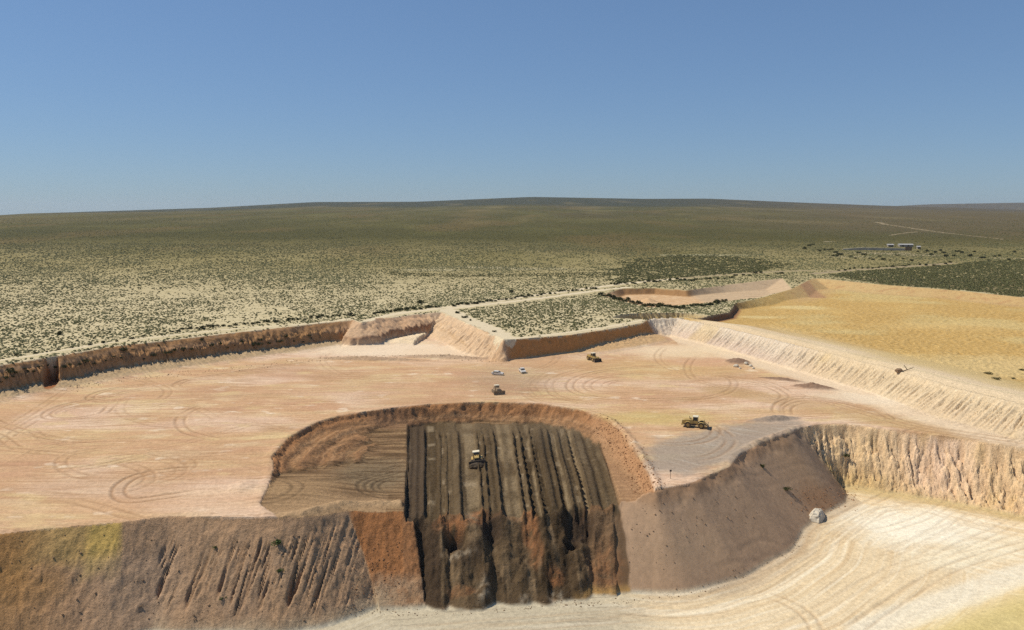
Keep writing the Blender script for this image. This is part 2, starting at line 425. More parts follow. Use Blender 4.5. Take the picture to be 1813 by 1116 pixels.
    mound = sstep(0, 10, np.where(inside(X, Y, [tuple(q) for q in yc] + [(300, 60), (0, 60)]), dY_, 0))
    lowz = lowz + 1.8 * mound
    smooth_right0 = sstep(E_DOZ1, E_DOZ1 + 3, SL) * (1 - sstep(E_CLIFF - 4, E_CLIFF + 6, SL))
    dle = dl + wob * 0.8 * (1 - .85 * smooth_right0 * sstep(1.0, 4.0, dl))
    in_dozed = (SL > E_DOZ0) & (SL < E_DOZ1)
    dle = dle - in_dozed * sstep(0, 4, np.minimum(SL - E_DOZ0, E_DOZ1 - SL)) * (2.2 * vnoise(vv * .55 + 9, 0 * vv, 90) + .5 * rough)
    cliff = sstep(E_CLIFF - 4, E_CLIFF + 6, SL)
    zl = 0.0 - tl * np.clip(dle, 0, None)
    lface = np.clip(-zl / 3, 0, 1) * np.clip((zl - lowz) / 3, 0, 1)
    rl1 = 1 - np.abs(vnoise(X * 0.42 + 1.1 * wob, dl * 0.13, 61)) * 1.7
    rl2 = 1 - np.abs(vnoise(X * 1.25 + 0.30 * wob + (0.24 - .2 * cliff) * dl, dl * 0.045, 62)) * 1.7
    rilly = sstep(E_RILL0 - 4, E_RILL0 + 3, SL) * (1 - sstep(E_RILL1 + 3, E_RILL1 + 12, SL)) * sstep(2.5, 5, dl + 2 * vnoise(X * .4, 0 * SL, 65)) * sstep(12.5, 9, dl + 4 * vnoise(X * .3, 0 * SL, 63)) * sstep(-.5, .1, vnoise(X * .5, dl * .12, 66))
    weak = sstep(E_RILL1, E_RILL1 + 8, SL) * (1 - sstep(E_ORANGE - 2, E_ORANGE + 2, SL)) * sstep(1, 4, dl)
    zl = zl - lface * (rilly * (1.3 * sstep(.64, .93, rl2) * (.25 + .85 * sstep(-.25, .35, vnoise(X * .8 + 7, dl * .06, 69)))) + weak * 0.3 * sstep(.55, .95, rl2))
    zl = zl - lface * cliff * (.9 * sstep(.55, .95, 1 - np.abs(vnoise(X * 1.9 + .5 * wob, dl * .35, 68)) * 1.7) + 1.1 * sstep(.3, .95, rl1) + .7 * sstep(.4, .95, rl2) - 1.2 * fbm(X * .28, Y * .28, 3, 67))
    lrough = fbm(X * 0.8, Y * 0.8, 3, 64)
    smooth_right = sstep(E_DOZ1, E_DOZ1 + 3, SL) * (1 - cliff)
    zl = zl + lface * (lrough * .28 + clod * .20) * (1 - 0.85 * smooth_right)
    berm = gauss(dl + 1.2, 1.2) * (0.35 + 0.9 * sstep(arc_at(EDGE, edge_pts, 1290), arc_at(EDGE, edge_pts, 1400), SL) * (1 - sstep(E_CLIFF - 6, E_CLIFF + 4, SL)))
    Z = Z + np.where(inq, berm * (0.7 + 0.6 * rough), 0) * (~in_dozed)
    zlow = np.maximum(zl, lowz)
    Z = np.where(inl & inq, np.minimum(Z, zlow), Z)

    # the pit
    berm_w = 0.14 + 0.10 * rnd
    ridge = np.maximum(1 - slot_f / berm_w, 1 - (1 - slot_f) / 0.12).clip(0, 1)
    strip = sstep(-0.15, 0.1, vv) * (1 - sstep(NS - 0.1, NS + 0.4, vv))
    pit_floor = -4.8 + 1.8 * sstep(225, 158, Y) + 0.12 * rough
    lipz = -0.25 - 1.75 * sstep(at(500, 910)[0], at(660, 910)[0], X)
    floor_left = lerp(-4.0 + .12 * rough + .1 * clod, lipz, sstep(192, 157, Y))
    lip = gauss(dl + 1.6, 1.5) * (SL < E_DOZ0 - 1)
    floor_left = floor_left + lip * (.75 + .5 * rough)
    pit_floor = lerp(floor_left, pit_floor - 0.5 * rnd2, strip)
    pit_floor = pit_floor + strip * sstep(226, 216, Y + 4 * rnd) * (1.25 * ridge * (0.6 + 0.7 * rnd2) + 0.12 * lrough + .12 * clod + .3 * vnoise(vv * 3.1, Y * .02, 83) - 0.35)
    dpe = np.clip(dp + 1.25 * wob + .5 * rough, 0, None)
    zp = np.maximum(-np.minimum(1.35 * dpe, 1.5) - tp * np.clip(dpe - 1.1, 0, None), pit_floor)
    steps = np.sin((dp + 0.8 * wob) * (1.7 - .6 * sstep(.5, .2, tp)) + 1.2 * wob) * (0.14 + .20 * sstep(.5, .2, tp))
    zp = zp + np.where(zp > pit_floor + 0.2, steps + 0.2 * rough + .22 * clod, 0)
    pit_berm = gauss(dp + 0.9, 1.0) * (0.25 + 0.55 * sstep(at(1040, 730)[0], at(1090, 750)[0], X))
    Z = np.where(inq & ~inl, Z + pit_berm * (0.5 + 0.8 * np.abs(rough)), Z)
    Z = np.where(inp & inq, np.minimum(Z, zp), Z)
    # dozed face: flutes carry on down
    facez = Z.copy()
    df = in_dozed & inl
    nose = sstep(0, 6, dl)
    flute = strip * (0.4 * ridge * (0.4 + rnd) * sstep(-.5, .3, vnoise(vv * .8, Y * .12, 87)) + 1.0 * vnoise(vv * .45 + 3, Y * .05, 89) + 1.9 * fbm(X * 0.20 , Y * 0.17, 3, 88) + .15 * clod)
    facez = facez + flute * nose * np.clip((facez - lowz) / 2.5, 0, 1)
    holes = [(1024, 925, -5, 3.0, 3.2, 2.0), (806, 965, -7.5, 2.2, 1.6, 2.0), (1013, 955, -7, 1.6, 1.0, 2.2), (865, 930, -5, 2.2, 3.2, 1.0)]
    for (hpx, hpy, hz, hrx, hry, hd) in holes:
        cx_, cy_ = at(hpx, hpy, hz)
        facez = facez - hd * sstep(1.25, 0.6, np.hypot((X - cx_) / hrx, (Y - cy_) / hry))
    Z = np.where(df & (Z > lowz + 0.2), np.maximum(facez, lowz), Z)

    # heaps lying on the floors
    def heap(px, py, z0, rx, ry, h, rot=0.0, sharp=1.0):
        nonlocal Z
        cx_, cy_ = at(px, py, z0)
        c, s = math.cos(rot), math.sin(rot)
        u = ((X - cx_) * c + (Y - cy_) * s) / rx; v = (-(X - cx_) * s + (Y - cy_) * c) / ry
        r = np.hypot(u, v) + 0.15 * rough
        m = np.clip(1 - r, 0, 1) ** sharp
        Z = Z + h * m * (1 + 0.4 * lrough)
        return np.clip((1 - r) * 3, 0, 1)
    H_dark1 = heap(1306, 640, 0.3, 5.5, 6, 1.6)
    H_dark2 = heap(1440, 686, 0.2, 8, 3.5, 1.7, -0.4)
    H_dark3 = heap(1385, 672, 0.2, 9, 2.2, 0.9, -0.55)
    H_grey = heap(1370, 742, 0.2, 9, 2.4, 1.3, 0.25)
    H_berm = np.maximum(heap(650, 637, 0.0, 26, 2.6, 1.5, -.10), heap(790, 634, 0.0, 26, 2.6, 1.4, -.16))
    H_toe = heap(430, 860, 0.0, 3, 5, 0.5)

    # wheel tracks: (points, gauge, strength)
    rut = np.zeros(X.shape, f32); rutw = np.zeros(X.shape, f32)
    for TT, zz in ((TR, 0.0), (TRL, -14.8), (TRP, -3.6)):
        for pts, gauge, st in TT:
            wp = pts
            xs = [q[0] for q in wp]; ys = [q[1] for q in wp]
            r0, r1 = np.searchsorted(ROWS[a0:a1], [min(ys) - 4, max(ys) + 4])
            ua = min((min(xs) - 4) / (min(ys) - 4), (min(xs) - 4) / (max(ys) + 4)); ub = max((max(xs) + 4) / (min(ys) - 4), (max(xs) + 4) / (max(ys) + 4))
            c0, c1 = np.searchsorted(UC, [ua, ub])
            if r1 <= r0 or c1 <= c0: continue
            sl = (slice(r0, r1), slice(c0, c1))
            d, s, _ = poly_dist(X[sl], Y[sl], wp)
            L = s.max() if s.size else 1
            fade = sstep(0, 6, s) * sstep(0, 6, L - s) * st * (0.75 + 0.35 * vnoise(s * 0.15, s * 0 + len(pts), 91))
            k = gauss(d - gauge / 2, 0.42) * fade
            rut[sl] = np.maximum(rut[sl], k)
            rutw[sl] = np.maximum(rutw[sl], gauss(d - gauge / 2 - 0.75, 0.35) * fade * .7)
    flatness = np.where(inq, 1 - q_face, 0)
    Z = Z - (0.22 * rut - 0.10 * rutw) * flatness

    def mix(m, c):
        blend(Cn, m, c)
    def ell(px, py, z, rx, ry, rot=0.0, soft=0.5, wobble=0.35):
        cx_, cy_ = at(px, py, z)
        c, s = math.cos(rot), math.sin(rot)
        u = ((X - cx_) * c + (Y - cy_) * s) / rx; v = (-(X - cx_) * s + (Y - cy_) * c) / ry
        return sstep(1 + soft, 1 - soft, np.hypot(u, v) + wobble * wob)

    n1 = fbm(X * 0.03, Y * 0.03, 4, 101); n2 = fbm(X * 0.2, Y * 0.2, 4, 102); n3 = fbm(X * 0.9, Y * 0.9, 3, 103)
    curve = 8 * vnoise(X * 0.012, Y * 0.004, 104)
    st1 = fbm(X * 0.022, (Y + curve) * 0.22, 4, 105, .62); st2 = fbm(X * 0.06, (Y + curve) * 0.9, 3, 106, .6)
    fine = 1 + 0.17 * n3 + .06 * n2

    # upper floor
    Cn = base(X, [.53, .35, .205])
    mix(sstep(-.2, .6, st1), [.54, .385, .215])
    mix(sstep(.05, .45, fbm(X * .035, Y * .06, 4, 112)) * .55, [.62, .47, .32])
    mix(sstep(.05, .45, fbm(X * .03, Y * .05, 4, 113)) * .5, [.47, .285, .185])
    mix(sstep(.0, .45, st1 * .6 + n1 * .7) * .7, [.60, .48, .265])
    mix(sstep(.30, .48, fbm(X * .11, Y * .17, 4, 114)) * .7, [.76, .65, .50])
    mix(sstep(.12, .42, fbm(X * .05, Y * .09, 4, 117)) * .5, [.66, .545, .35])
    mix(sstep(.0, .35, fbm(X * .018, Y * .03, 3, 115)) * .65, [.68, .53, .41])
    mix(sstep(22, 4, dq + 6 * n2) * (1 - on_ridge) * .45, [.66, .55, .43])
    mix(sstep(.05, .4, fbm(X * .02, Y * .035, 3, 116)) * .5, [.44, .28, .165])
    mix(sstep(.0, .5, -st1 * .6 - n1 * .6) * .5, [.46, .27, .165])
    mix(sstep(.15, .5, st2 + .4 * n2) * .45 * sstep(-.4, .3, n1 + .3 * n2), [.68, .53, .35])
    mix(sstep(.05, .42, -st2 + .3 * n1) * .48, [.37, .225, .12])
    mix(sstep(.1, .5, fbm(X * .10, (Y + curve) * 1.6, 3, 108)) * .42, [.34, .21, .11])
    mix(sstep(.28, .5, fbm(X * .06, Y * .12, 3, 109)) * .5, [.60, .47, .25])
    mix(ell(640, 690, 0, 30, 12) * .3, [.47, .30, .20])
    mix(ell(1180, 650, 0, 26, 16) * .35, [.52, .38, .15])
    mix(ell(1250, 640, 0, 18, 10) * .5, [.54, .32, .22])
    mix(ell(960, 645, 0, 40, 12) * .4, [.50, .32, .17])
    mix(ell(1150, 740, 0, 16, 7) * .5, [.50, .42, .15])
    gp = [at(a, b) for a, b in [(1140, 800), (1180, 780), (1245, 765), (1300, 755), (1390, 744), (1420, 752), (1400, 766), (1340, 785), (1300, 815), (1225, 838), (1150, 835)]]
    dgp, _, _ = poly_dist(X, Y, gp + gp[:1]); dgp = np.where(inside(X, Y, gp), dgp, -dgp)
    mix(sstep(-5, 3, dgp + 2.5 * wob + 4 * n2) * .85, [.30, .26, .215])
    mix(sstep(-1, 3, dgp) * sstep(.1, .5, fbm((X - Y) * 0.06, (X + Y) * 0.5, 3, 107)) * .6, [.42, .38, .32])
    road = [at(a, b) for a, b in [(1280, 690), (1400, 712), (1500, 728), (1600, 750), (1700, 768), (1850, 792)]]
    droad, _, _ = poly_dist(X, Y, road)
    mix(sstep(9, 4, droad + wob) * .5, [.42, .29, .14])
    mix(ell(680, 614, 1.0, 34, 17, 0, .4, .3) * .85, [.72, .61, .46])
    mix(ell(800, 622, .6, 20, 13, 0, .4, .3) * .7, [.68, .55, .39])
    mix(H_berm * .75, [.38, .28, .19])
    mix(H_grey * .8, [.26, .22, .18])
    mix(np.maximum.reduce([H_dark1, H_dark2, H_dark3]), [.24, .16, .11])
    shelfm = on_ridge * sstep(22, 14, dq + 2 * wob) * sstep(2, 6, dq)
    mix(shelfm * .85 * (1 - np.maximum(H_dark1, H_dark2)), [.66, .55, .40])
    mix(ell(1200, 620, .5, 22, 14) * .8, [.68, .56, .38])
    mix(ell(1530, 705, .3, 16, 7, -.45) * .6, [.70, .62, .48])
    mix(sstep(17, 12, dl * -1 + 2 * wob) * sstep(E_ORANGE, E_ORANGE - 20, SL) * sstep(0, 8, -dl) * .3, [.60, .42, .25])
    mix(rut * .8, [.27, .16, .085])
    mix(rutw * .4, [.62, .46, .30])
    Cn *= np.array([1.0, 1.005, 1.06], f32)[:, None, None]
    C_floor = Cn.copy()

    # rim faces
    strat = fbm(sq * 0.03, Z * 0.9 + .4 * wob, 3, 111)
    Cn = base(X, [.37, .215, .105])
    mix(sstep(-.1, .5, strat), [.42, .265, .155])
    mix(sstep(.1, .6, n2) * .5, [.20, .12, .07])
    greyt = sstep(0.4, -0.4, zf - talus) * left_wall
    mix(greyt * .9, [.44, .345, .225])
    mix(greyt * sstep(.0, .4, n3 + .5 * n2) * .6, [.27, .20, .125])
    mix(gul, [.27, .11, .045])
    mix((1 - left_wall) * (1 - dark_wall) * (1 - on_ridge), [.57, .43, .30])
    mix(gauss(sq - S_APEX, 22) * sstep(1, 6, dqe) * .7, [.64, .49, .34])
    mix(lmask * sstep(lb + 5, lb - 1, dqe), [.50, .345, .23])
    mix(lmask * sstep(2.4, 3.4, Z) * sstep(lb - 1.5, lb + .5, dqe), [.27, .14, .08])
    mix(sstep(S_LEDGE0, S_LEDGE0 + 8, sq) * (1 - sstep(S_APEX + 8, S_APEX + 20, sq)) * sstep(lb + .8, lb + 2.5, dqe) * sstep(3.8, 2.9, Z) * sstep(40, 34, dqe + n2 * 4), [.70, .585, .43])
    mix(sstep(S_LEDGE0, S_LEDGE0 + 8, sq) * (1 - sstep(S_APEX + 8, S_APEX + 20, sq)) * sstep(36, 38, dqe) * .7, [.42, .32, .22])
    mix(sstep(S_APEX, S_APEX + 10, sq) * (1 - dark_wall) * (1 - on_ridge) * sstep(.0, .5, strat) * .5, [.42, .27, .13])
    mix(dark_wall, [.47, .25, .10])
    tal = sstep(.3, -.3, zf - talus)
    mix(dark_wall * sstep(.1, .5, strat) * .6, [.36, .18, .075])
    mix(dark_wall * tal, [.55, .385, .22])
    mix(dark_wall * tal * sstep(.0, .4, n3) * .5, [.40, .26, .14])
    rg = two([.63, .56, .47], [.57, .47, .395], sstep(1.5, 7, dq) * sstep(-.3, .3, n1 + .2))
    mix(on_ridge, rg)
    mix(on_ridge * sstep(.5, .95, rill_q) * .25, [.40, .29, .20])
    mix(on_ridge * sstep(S_RIDGE + 90, S_RIDGE + 130, sq) * .6, [.62, .50, .32])
    mix(on_ridge * sstep(.25, .5, n1) * .4, [.58, .44, .20])
    C_rim = Cn.copy()

    if inb.any():
        # bench
        Cn = base(X, [.50, .345, .135])
        mix(sstep(.0, .6, bump) * .55, [.60, .455, .22])
        mix(sstep(.0, .35, fbm(X * .015, Y * .02, 3, 144)) * .6, [.56, .47, .24])
        mix(sstep(.0, .55, -bump) * .6, [.31, .19, .05])
        mix(sstep(.1, .5, n1 + .4 * patch) * .5, [.57, .42, .18])
        ridge_side = np.full(X.shape, 1e6, f32)
        rs = [at_plain(a, b) for a, b in [(1158, 567), (1300, 575), (1450, 611), (1590, 646), (1700, 676), (1813, 702), (2150, 774)]]
        drs, _, _ = poly_dist(X, Y, rs)
        mix(sstep(34, 8, drs + 5 * n2) * sstep(at(1290, 560, 6)[0], at(1400, 580, 6)[0], X) , [.62, .50, .30])
        mix(sstep(13, 4, drs + 3 * n2) * .85, [.70, .58, .42])
        mix(ell(1420, 543, 5, 14, 9) * .8, [.63, .52, .27]); mix(ell(1350, 560, 5, 12, 5) * .7, [.63, .52, .27])
        mix(ell(1800, 640, 6, 45, 20) * .8, [.58, .46, .24]); mix(ell(1680, 575, 5, 30, 14) * .4, [.60, .46, .22])
        far_rim = sstep(.18, .22, tb) * sstep(26, 14, db) * sstep(at(1400, 520, 6)[0] - 20, at(1400, 520, 6)[0] + 10, X)
        mix(far_rim * .7, [.50, .36, .19]); mix(far_rim * sstep(.05, .4, n2) * .6, [.38, .22, .11])
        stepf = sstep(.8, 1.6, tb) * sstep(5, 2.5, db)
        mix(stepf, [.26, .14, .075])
        ramp = [at_plain(a, b) for a, b in [(1400, 488), (1420, 498), (1450, 515)]]
        dr, _, _ = poly_dist(X, Y, ramp); mix(sstep(7, 3, dr + 1.5 * wob) * .8, [.36, .215, .13])
        C_bench = Cn.copy()
    else:
        C_bench = C_floor

    if inw.any():
        # small working
        Cn = base(X, [.54, .37, .22])
        mix(sstep(-.1, .5, n2), [.60, .45, .30])
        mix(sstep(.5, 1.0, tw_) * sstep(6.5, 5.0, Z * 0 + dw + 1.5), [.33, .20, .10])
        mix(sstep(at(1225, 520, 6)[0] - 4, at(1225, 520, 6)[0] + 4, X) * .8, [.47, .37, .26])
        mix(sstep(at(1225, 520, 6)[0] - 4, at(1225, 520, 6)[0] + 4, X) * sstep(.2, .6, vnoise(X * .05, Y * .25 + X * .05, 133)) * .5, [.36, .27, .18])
        C_work = Cn.copy()
    else:
        C_work = C_floor

    if inl.any():
        # faces below the edge
        Cn = base(X, [.39, .26, .165])
        mix(sstep(-.05, .4, n1 + .5 * n2) * .5, [.40, .235, .125])
        mix(sstep(.0, .4, -n1 + .5 * n2) * .45, [.30, .215, .155])
        mix(sstep(.0, .6, n2) * .5, [.36, .25, .155])
        mix(sstep(.15, .6, n3) * .3, [.16, .105, .075])
        mix(sstep(2.5, 0, dl + 1.2 * wob) * .6, [.40, .26, .16])
        lefto = sstep(E_YEL0 + 6, E_YEL0 - 6, SL + 4 * n2)
        mix(rilly * sstep(.62, .93, rl2) * .5, [.20, .115, .065])
        mix(lefto * (1 - .5 * sstep(6, 13, dl)), [.38, .215, .09])
        mix(sstep(E_YEL0 - 8, E_YEL0 + 3, SL) * sstep(E_YEL1 + 1, E_YEL1 - 1, SL + .6 * wob) * sstep(6.0, 3.5, dl + 1.5 * n2) , [.44, .30, .13])
        mix(sstep(E_YEL1 - 6, E_YEL1 - 4, SL + 1 * wob) * sstep(E_YEL1 + .6, E_YEL1 - .2, SL + .4 * wob) * sstep(8, 5.5, dl + 1.5 * n2) * .9, [.50, .36, .12])
        mix(sstep(E_YEL0 - 12, E_YEL0 + 3, SL) * sstep(E_YEL1 - 4, E_YEL1 - 10, SL) * sstep(5, 7, dl) * sstep(10, 8, dl) * .6, [.36, .215, .10])
        slate = sstep(E_YEL1 - 12, E_YEL1 + 4, SL - 3 * n2) * sstep(E_RILL0 + 10, E_RILL0, SL) * sstep(3, 6, dl)
        mix(slate * .8, [.38, .27, .19])
        orange = sstep(E_ORANGE - 1.5, E_ORANGE + 1.5, SL + 1.6 * wob + 1.5 * n2 + .12 * dl) * sstep(E_DOZ0 + 1, E_DOZ0 - 1, SL)
        mix(orange * sstep(13.5, 11.5, dl + 1.2 * wob + (E_DOZ0 - SL) * .12), [.33, .155, .068])
        mix(orange * sstep(-.1, .4, n3 + .5 * n2) * .55, [.24, .115, .055])
        mix(sstep(12.5, 15, dl + wob + n2) * sstep(E_DOZ0, E_DOZ0 - 6, SL) * sstep(E_YEL1, E_RILL0 + 8, SL) * .6, [.44, .365, .26])
        sr = smooth_right
        mix(sr, [.425, .295, .20]); mix(sr * sstep(-.1, .5, fbm(SL * .25, dl * .04, 3, 121)) * .6, [.46, .32, .215])
        mix(sr * sstep(.0, .6, fbm(SL * .12, dl * .03, 3, 122)) * .5, [.40, .275, .18])
        mix(sr * sstep(3, .5, dl + wob) * .7, [.36, .22, .13])
        spur = sstep(arc_at(EDGE, edge_pts, 1330), arc_at(EDGE, edge_pts, 1360), SL) * (1 - cliff)
        mix(spur * sstep(8, 12, dl + 2 * n2) * .8, [.33, .18, .10])
        mix(spur * .4, [.33, .23, .15])
        mix(spur * sstep(E_CLIFF - 12, E_CLIFF - 5, SL) * .6, [.235, .185, .15])
        cl = two([.70, .53, .34], [.74, .56, .43], gauss(SL - arc_at(EDGE, edge_pts, 1670), 9) * sstep(9, 4, dl))
        mix(cliff, cl)
        mix(cliff * sstep(.5, .95, rl1) * .4, [.44, .28, .16])
        mix(cliff * sstep(.0, .5, n2) * .35, [.58, .42, .19])
        mix(cliff * sstep(E_CLIFF + 40, E_CLIFF + 14, SL) * sstep(4, 7, dl) * .6, [.46, .34, .13])
        C_face = Cn.copy()
    else:
        C_face = C_floor

    if inp.any() or inl.any():
        # dozed strip and dozed face
        base_strip = two([.058, .041, .023], [.125, .092, .055], np.clip(rnd * .9 + .25 * n2, 0, 1))
        Cn = base_strip.copy()
        mix(ridge * .45, [.105, .078, .05])
        mix(sstep(.45, .62, slot_f) * sstep(.92, .78, slot_f) * sstep(.35, .7, rnd2) * sstep(-.5, .1, vnoise(Y * .08, vv, 131)) * .8, [.25, .195, .125])
        mix(sstep(.30, .55, vnoise(Y * .16, slot_i * 3.7, 132)) * sstep(.3, .4, slot_f) * sstep(.8, .7, slot_f) * .5, [.34, .28, .20])
        mix(sstep(.0, .4, fbm(vv * 4, Y * .03, 3, 134)) * .6, [.095, .067, .038])
        mix(sstep(.1, .45, fbm(vv * 5, Y * .04, 3, 136)) * .4, [.20, .155, .10])
        mix(sstep(-.2, 0, vv) * sstep(1.35, 1.0, vv) * .7, [.075, .055, .04])  # shadow along the left border, painted into the colour of the first slots
        mix(sstep(3, 4.5, vv) * sstep(205, 226, Y) * .4, [.19, .145, .095])
        mix(sstep(2.4, 3.4, dle) * sstep(6.0, 4.4, dle + 1.0 * n2) * sstep(.42, .55, rnd) * .35 * in_dozed, [.30, .15, .075])
        facet = sstep(3.6, 5.0, dle) * (SL > E_DOZ0) * (SL < E_DOZ1 + 9)
        darkf = two([.068, .047, .028], [.145, .103, .062], np.clip(rnd * .9 + .5 * fbm(vv * 2.5, Y * .12, 3, 135), 0, 1))
        mix(facet, darkf)
        mix(facet * sstep(.05, .45, fbm(SL * .45, dl * .10, 3, 137)) * .6, [.27, .195, .12])
        mix(facet * sstep(.05, .45, n2) * .5, [.075, .05, .03])
        mix(facet * sstep(-.2, 0, vv) * sstep(2.2, 1.9, vv) * .85, [.055, .038, .026])  # the same border shadow painted on down the face
        mix(facet * sstep(12.3, 14.2, vv + .5 * n2) * .55, [.20, .125, .075])
        for (px, py, zz, rx, ry, a) in [(800, 940, -5.5, 3.2, 1.6, .9), (845, 925, -5, 2.0, 2.5, .7), (940, 930, -5, 1.5, 2.6, .8), (985, 985, -8, 1.6, 1.2, .7), (1075, 960, -6, 3, 4, .45), (950, 965, -7, 1.2, 2, .5), (820, 1030, -11, 2.6, .8, .4)]:
            mix(ell(px, py, zz, rx, ry, 0, .5, .5) * a * sstep(-.6, .2, n3), [.30, .14, .065])
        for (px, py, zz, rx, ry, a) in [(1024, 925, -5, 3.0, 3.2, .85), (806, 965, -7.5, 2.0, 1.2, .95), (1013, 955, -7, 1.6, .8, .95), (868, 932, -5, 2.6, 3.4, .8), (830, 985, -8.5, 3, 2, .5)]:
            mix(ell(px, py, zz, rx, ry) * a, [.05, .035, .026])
        for (px, py, zz, rx, ry, a) in [(880, 1055, -13, 1.4, 1.6, .7), (985, 1035, -12, 1.4, 1.4, .7), (930, 1040, -12, 1.0, 1.4, .5), (855, 1040, -12, 1.2, 2.2, .6), (812, 985, -8.5, 3, .7, .5)]:
            mix(ell(px, py, zz, rx, ry) * a * sstep(-.3, .3, n3), [.36, .31, .24])
        mix(facet * sstep(lowz + 1.8, lowz + .4, Z) * sstep(11, 13, vv), [.40, .25, .10])
        C_strip = Cn.copy()
    else:
        C_strip = C_floor

    pf = sstep(.8, .1, zp - pit_floor)
    if inp.any():
        # pit walls and the undug part of the pit floor
        sp_ = fbm(dp * .9 + .5 * wob, SPi * .05, 3, 141)
        Cn = base(X, [.31, .18, .095])
        mix(sstep(-.1, .5, sp_), [.37, .23, .13])
        mix(sstep(.15, .6, -sp_) * .7, [.20, .105, .055])
        wall_top = sstep(3.5, 1, dp + .8 * wob)
        mix(wall_top * .6, [.36, .175, .08])
        mix(pf * .9, [.19, .122, .07])
        pst = fbm(X * 0.05, Y * 0.8, 3, 142)
        mix(pf * sstep(-.05, .3, pst) * .8, [.30, .205, .115])
        lay = fbm((dp + .8 * wob) * .9, SPi * .03, 3, 143, .65)
        mix((1 - pf) * sstep(-.1, .3, -lay) * sstep(1.5, 3, dp) * .75, [.22, .125, .07])
        mix(pf * ell(665, 845, -3.8, 9, 14) * .6, [.20, .165, .11])
        mix(pf * sstep(-.02, .3, -pst) * .85, [.11, .07, .038])
        mix(sstep(at(1050, 800, -3)[0], at(1075, 800, -3)[0], X) * .6, [.43, .26, .15])
        mix(ell(530, 880, -1.5, 9, 14) * .5, [.38, .26, .15])
        mix(ell(690, 742, -2.5, 6, 5) * .6, [.22, .13, .08])
        mix(np.clip(lip * 1.5, 0, 1) * .8, [.47, .335, .205])
        mix(sstep(-11, -4, dl + 2 * n2) * (SL < E_DOZ0 - 4) * .5, [.40, .275, .165])
        mix(rut * .85, [.085, .058, .035])
        C_pit = Cn.copy()
    else:
        C_pit = C_floor

    if inl.any():
        # lower floor
        Cn = base(X, [.68, .54, .35])
        ls = fbm(SL * .018, dl * .55, 4, 151, .65); ls2 = fbm(SL * .05, dl * 1.6, 2, 152)
        mix(sstep(-.1, .5, ls), [.78, .68, .51])
        mix(sstep(.1, .5, -ls) * .6, [.56, .40, .23])
        mix(sstep(.2, .6, ls2) * .4, [.72, .63, .47]); mix(sstep(.2, .6, -ls2) * .4, [.40, .29, .18])
        mix(ell(1620, 930, -14.5, 15, 11) * .85, [.82, .77, .64]); mix(ell(1720, 985, -15.5, 16, 5, .35) * .6, [.80, .73, .56])
        gl = sstep(at(1220, 1090, -15)[0], at(1060, 1090, -15)[0], X + 3 * n2)
        mix(gl * .9, [.46, .405, .30]); mix(gl * sstep(.0, .4, ls) * .6, [.56, .50, .385]); mix(gl * sstep(.15, .5, -ls2) * .6, [.26, .22, .165])
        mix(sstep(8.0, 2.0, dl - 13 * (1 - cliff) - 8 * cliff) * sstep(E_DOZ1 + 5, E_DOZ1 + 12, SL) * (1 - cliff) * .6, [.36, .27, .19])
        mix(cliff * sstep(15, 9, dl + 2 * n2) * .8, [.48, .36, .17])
        mix(sstep(5, 2.5, dY_ + .6 * wob) * (1 - sstep(.2, .5, mound)) * .7, [.74, .68, .55])
        mix(mound, [.56, .45, .20]); mix(mound * sstep(.0, .5, n1) * .4, [.60, .50, .26])
        mix(rut * .7, [.38, .25, .14])
        Cn *= np.array([.98, 1.03, 1.10], f32)[:, None, None]
        C_low = Cn.copy()
    else:
        C_low = C_floor

    Cn = scrub_colour(X, Y)
    for poly, w in ((DARKSCRUB, .8), (DARK3, .5)):
        mix(inside(X + 9 * wob, Y + 9 * wob, poly) * w, [.15, .125, .06])
    mix(sstep(-4, -1, dq + 2.0 * wob) * (sq < S_RIDGE) * .8, [.58, .50, .36])
    C_scrub = Cn.copy()
    # compose colours
    Cn = C_scrub
    def put(m, src):
        blend(Cn, m, src)
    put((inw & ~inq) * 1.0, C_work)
    put((inb & ~inq) * sstep(-.2, .8, db), C_bench)
    put(inq * 1.0, C_floor)
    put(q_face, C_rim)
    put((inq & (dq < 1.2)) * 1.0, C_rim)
    isl = inl & inq
    low_m = sstep(.9, .1, zl - lowz)
    put(isl * 1.0, C_face)
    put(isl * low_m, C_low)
    put((isl & (SL > E_DOZ0) & (SL < E_DOZ1 + 9) & (dl > 0)) * (1 - sstep(.5, .05, Z - lowz)) * sstep(-.12, .12, vv + .22 * n2 + .12 * rough) * sstep(.5, .1, vv - NS - .5 * sstep(3, 9, dl) + .5 * wob + .5 * n2), C_strip)
    inpit = inp & inq & (~inl | (zp < zl - .02))
    put(inpit * sstep(-.3, .3, dp), C_pit)
    put(inpit * strip * sstep(229, 226, Y + 1.5 * wob) * pf, C_strip)
    Cn = Cn * fine
    for k in range(len(TRACKS)):
        m = track_id[a0:a1] == k
        for i in range(3):
            Cn[i][m] = (.62, .55, .41)[i] * (1 + .12 * n3[m])
    rn = np.zeros(X.shape, np.int8)
    rn[inw & ~inq] = 12
    rn[inb & ~inq] = 11
    rn[inq] = 4
    rn[inq & ((zq > floor_z + .35) | (dq < 1.0))] = 2
    rn[inq & ((zq > floor_z + .35) | (dq < 1.0)) & (sq > S_RIDGE)] = 3
    rn[isl] = 10
    lf = isl & (zl > lowz + .35)
    rn[lf] = 6
    rn[lf & in_dozed] = 7
    rn[lf & (SL >= E_DOZ1)] = 8
    rn[lf & (SL > E_CLIFF)] = 9
    rn[inpit] = 5
    return Z, np.moveaxis(Cn, 0, -1), rn


